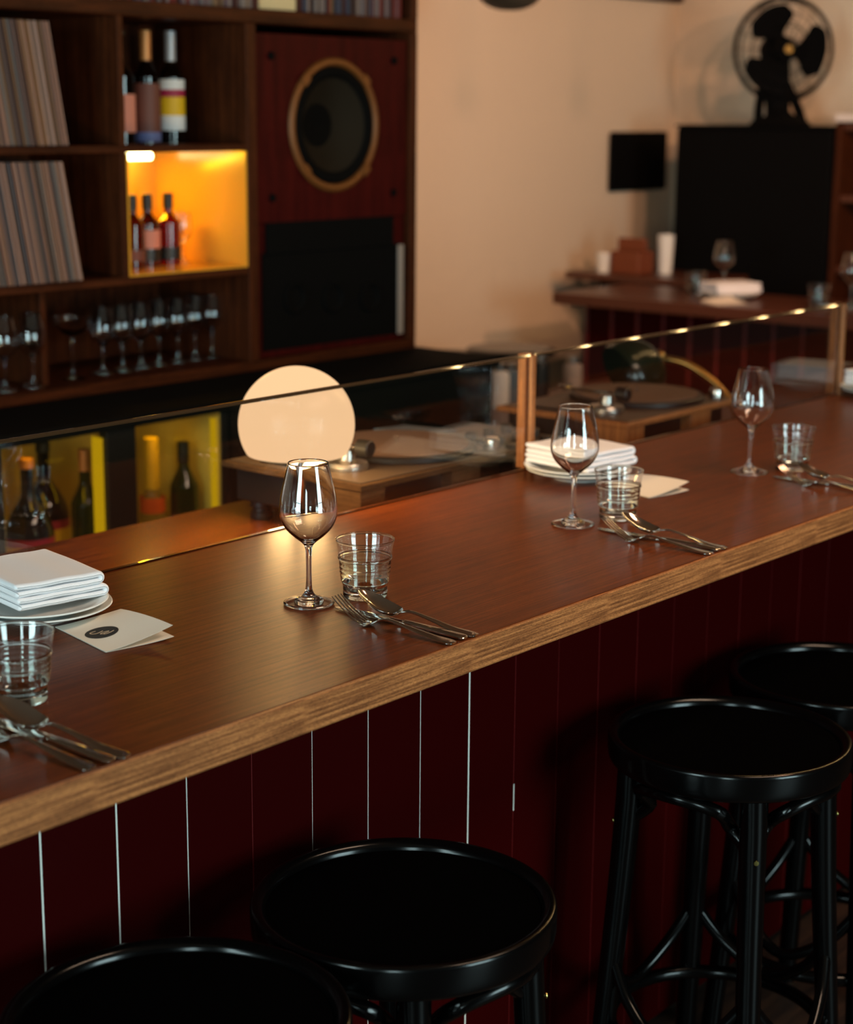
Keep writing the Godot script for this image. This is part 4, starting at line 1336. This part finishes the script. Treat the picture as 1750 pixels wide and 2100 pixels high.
func fan(at: Vector3) -> void:
	var o := thing("desk_fan", "black vintage desk fan with wire cage on the black cabinet", "fan", at, deg_to_rad(-42))
	# local: the fan faces +x turned towards the room
	var h := Vector3(0.0, 0.325, 0.0)
	var face := Transform3D(Basis(Vector3.RIGHT, PI / 2), h)
	var R := 0.222
	for q in [[R, 0.0, 0.0095], [0.205, 0.035, 0.003], [0.155, 0.052, 0.002], [0.10, 0.060, 0.002], [0.045, 0.064, 0.003], [0.205, -0.035, 0.003], [0.13, -0.05, 0.002]]:
		var pts := []
		for j in 40:
			var a := TAU * j / 40
			pts.append(h + Vector3(cos(a) * q[0], sin(a) * q[0], q[1]))
		part("cage_ring", tube(pts, q[2], 8, true), M.black_matte, o)
	for k in 20:
		var a := TAU * k / 20
		var d := Vector3(cos(a), sin(a), 0)
		part("cage_wire", tube([h + d * 0.044 + Vector3(0, 0, 0.064), h + d * 0.155 + Vector3(0, 0, 0.052), h + d * 0.205 + Vector3(0, 0, 0.035), h + d * R], 0.0016, 5), M.black_matte, o)
	part("badge", moved(cyl(0.020, 0.064, 0.072, 0.003, 20), Transform3D(Basis(Vector3.RIGHT, PI / 2), h)), M.brass, o)
	part("hub", moved(cyl(0.045, -0.03, 0.05, 0.006, 24), face), M.black_matte, o)
	part("motor", moved(lathe(smooth3(v2([0, -0.17, 0.04, -0.165, 0.065, -0.14, 0.07, -0.09, 0.06, -0.05, 0, -0.045]), 3), 28), face), M.black_matte, o)
	for k in 3:
		var a0 := deg_to_rad(118 - 120 * k)
		var top := []
		var bot := []
		for i in 8:
			var r := lerpf(0.035, 0.196, i / 7.0)
			var wdt := deg_to_rad(lerpf(20, 48, sin(PI * 0.5 * i / 7.0)) * (1.0 if i < 6 else (0.86 if i == 6 else 0.6)))
			var ta := []
			var tb := []
			for j in 7:
				var u := -1.0 + 2.0 * j / 6.0
				var a := a0 + wdt * u
				var p := h + Vector3(cos(a) * r, sin(a) * r, 0.010 + u * 0.022)
				ta.append(p + Vector3(0, 0, 0.0012))
				tb.append(p)
			top.append(ta)
			bot.append(tb)
		part("fan_blade", shell(top, bot), M.black_matte, o)
	for s in [-1, 1]:
		part("yoke_arm", tube(smooth3([Vector3(0, 0.25, -0.10), Vector3(s * 0.05, 0.18, -0.09), Vector3(s * 0.085, 0.09, -0.04), Vector3(s * 0.10, 0.02, 0.0)], 5), 0.022, 10), M.black_matte, o)
	part("neck", tube([Vector3(0, 0.02, -0.03), Vector3(0, 0.30, -0.09)], [0.052, 0.060], 16), M.black_matte, o)
	part("base", lathe(smooth3(v2([0, 0, 0.125, 0, 0.13, 0.008, 0.12, 0.02, 0.06, 0.045, 0.03, 0.07, 0, 0.072]), 2), 36), M.black_matte, o)
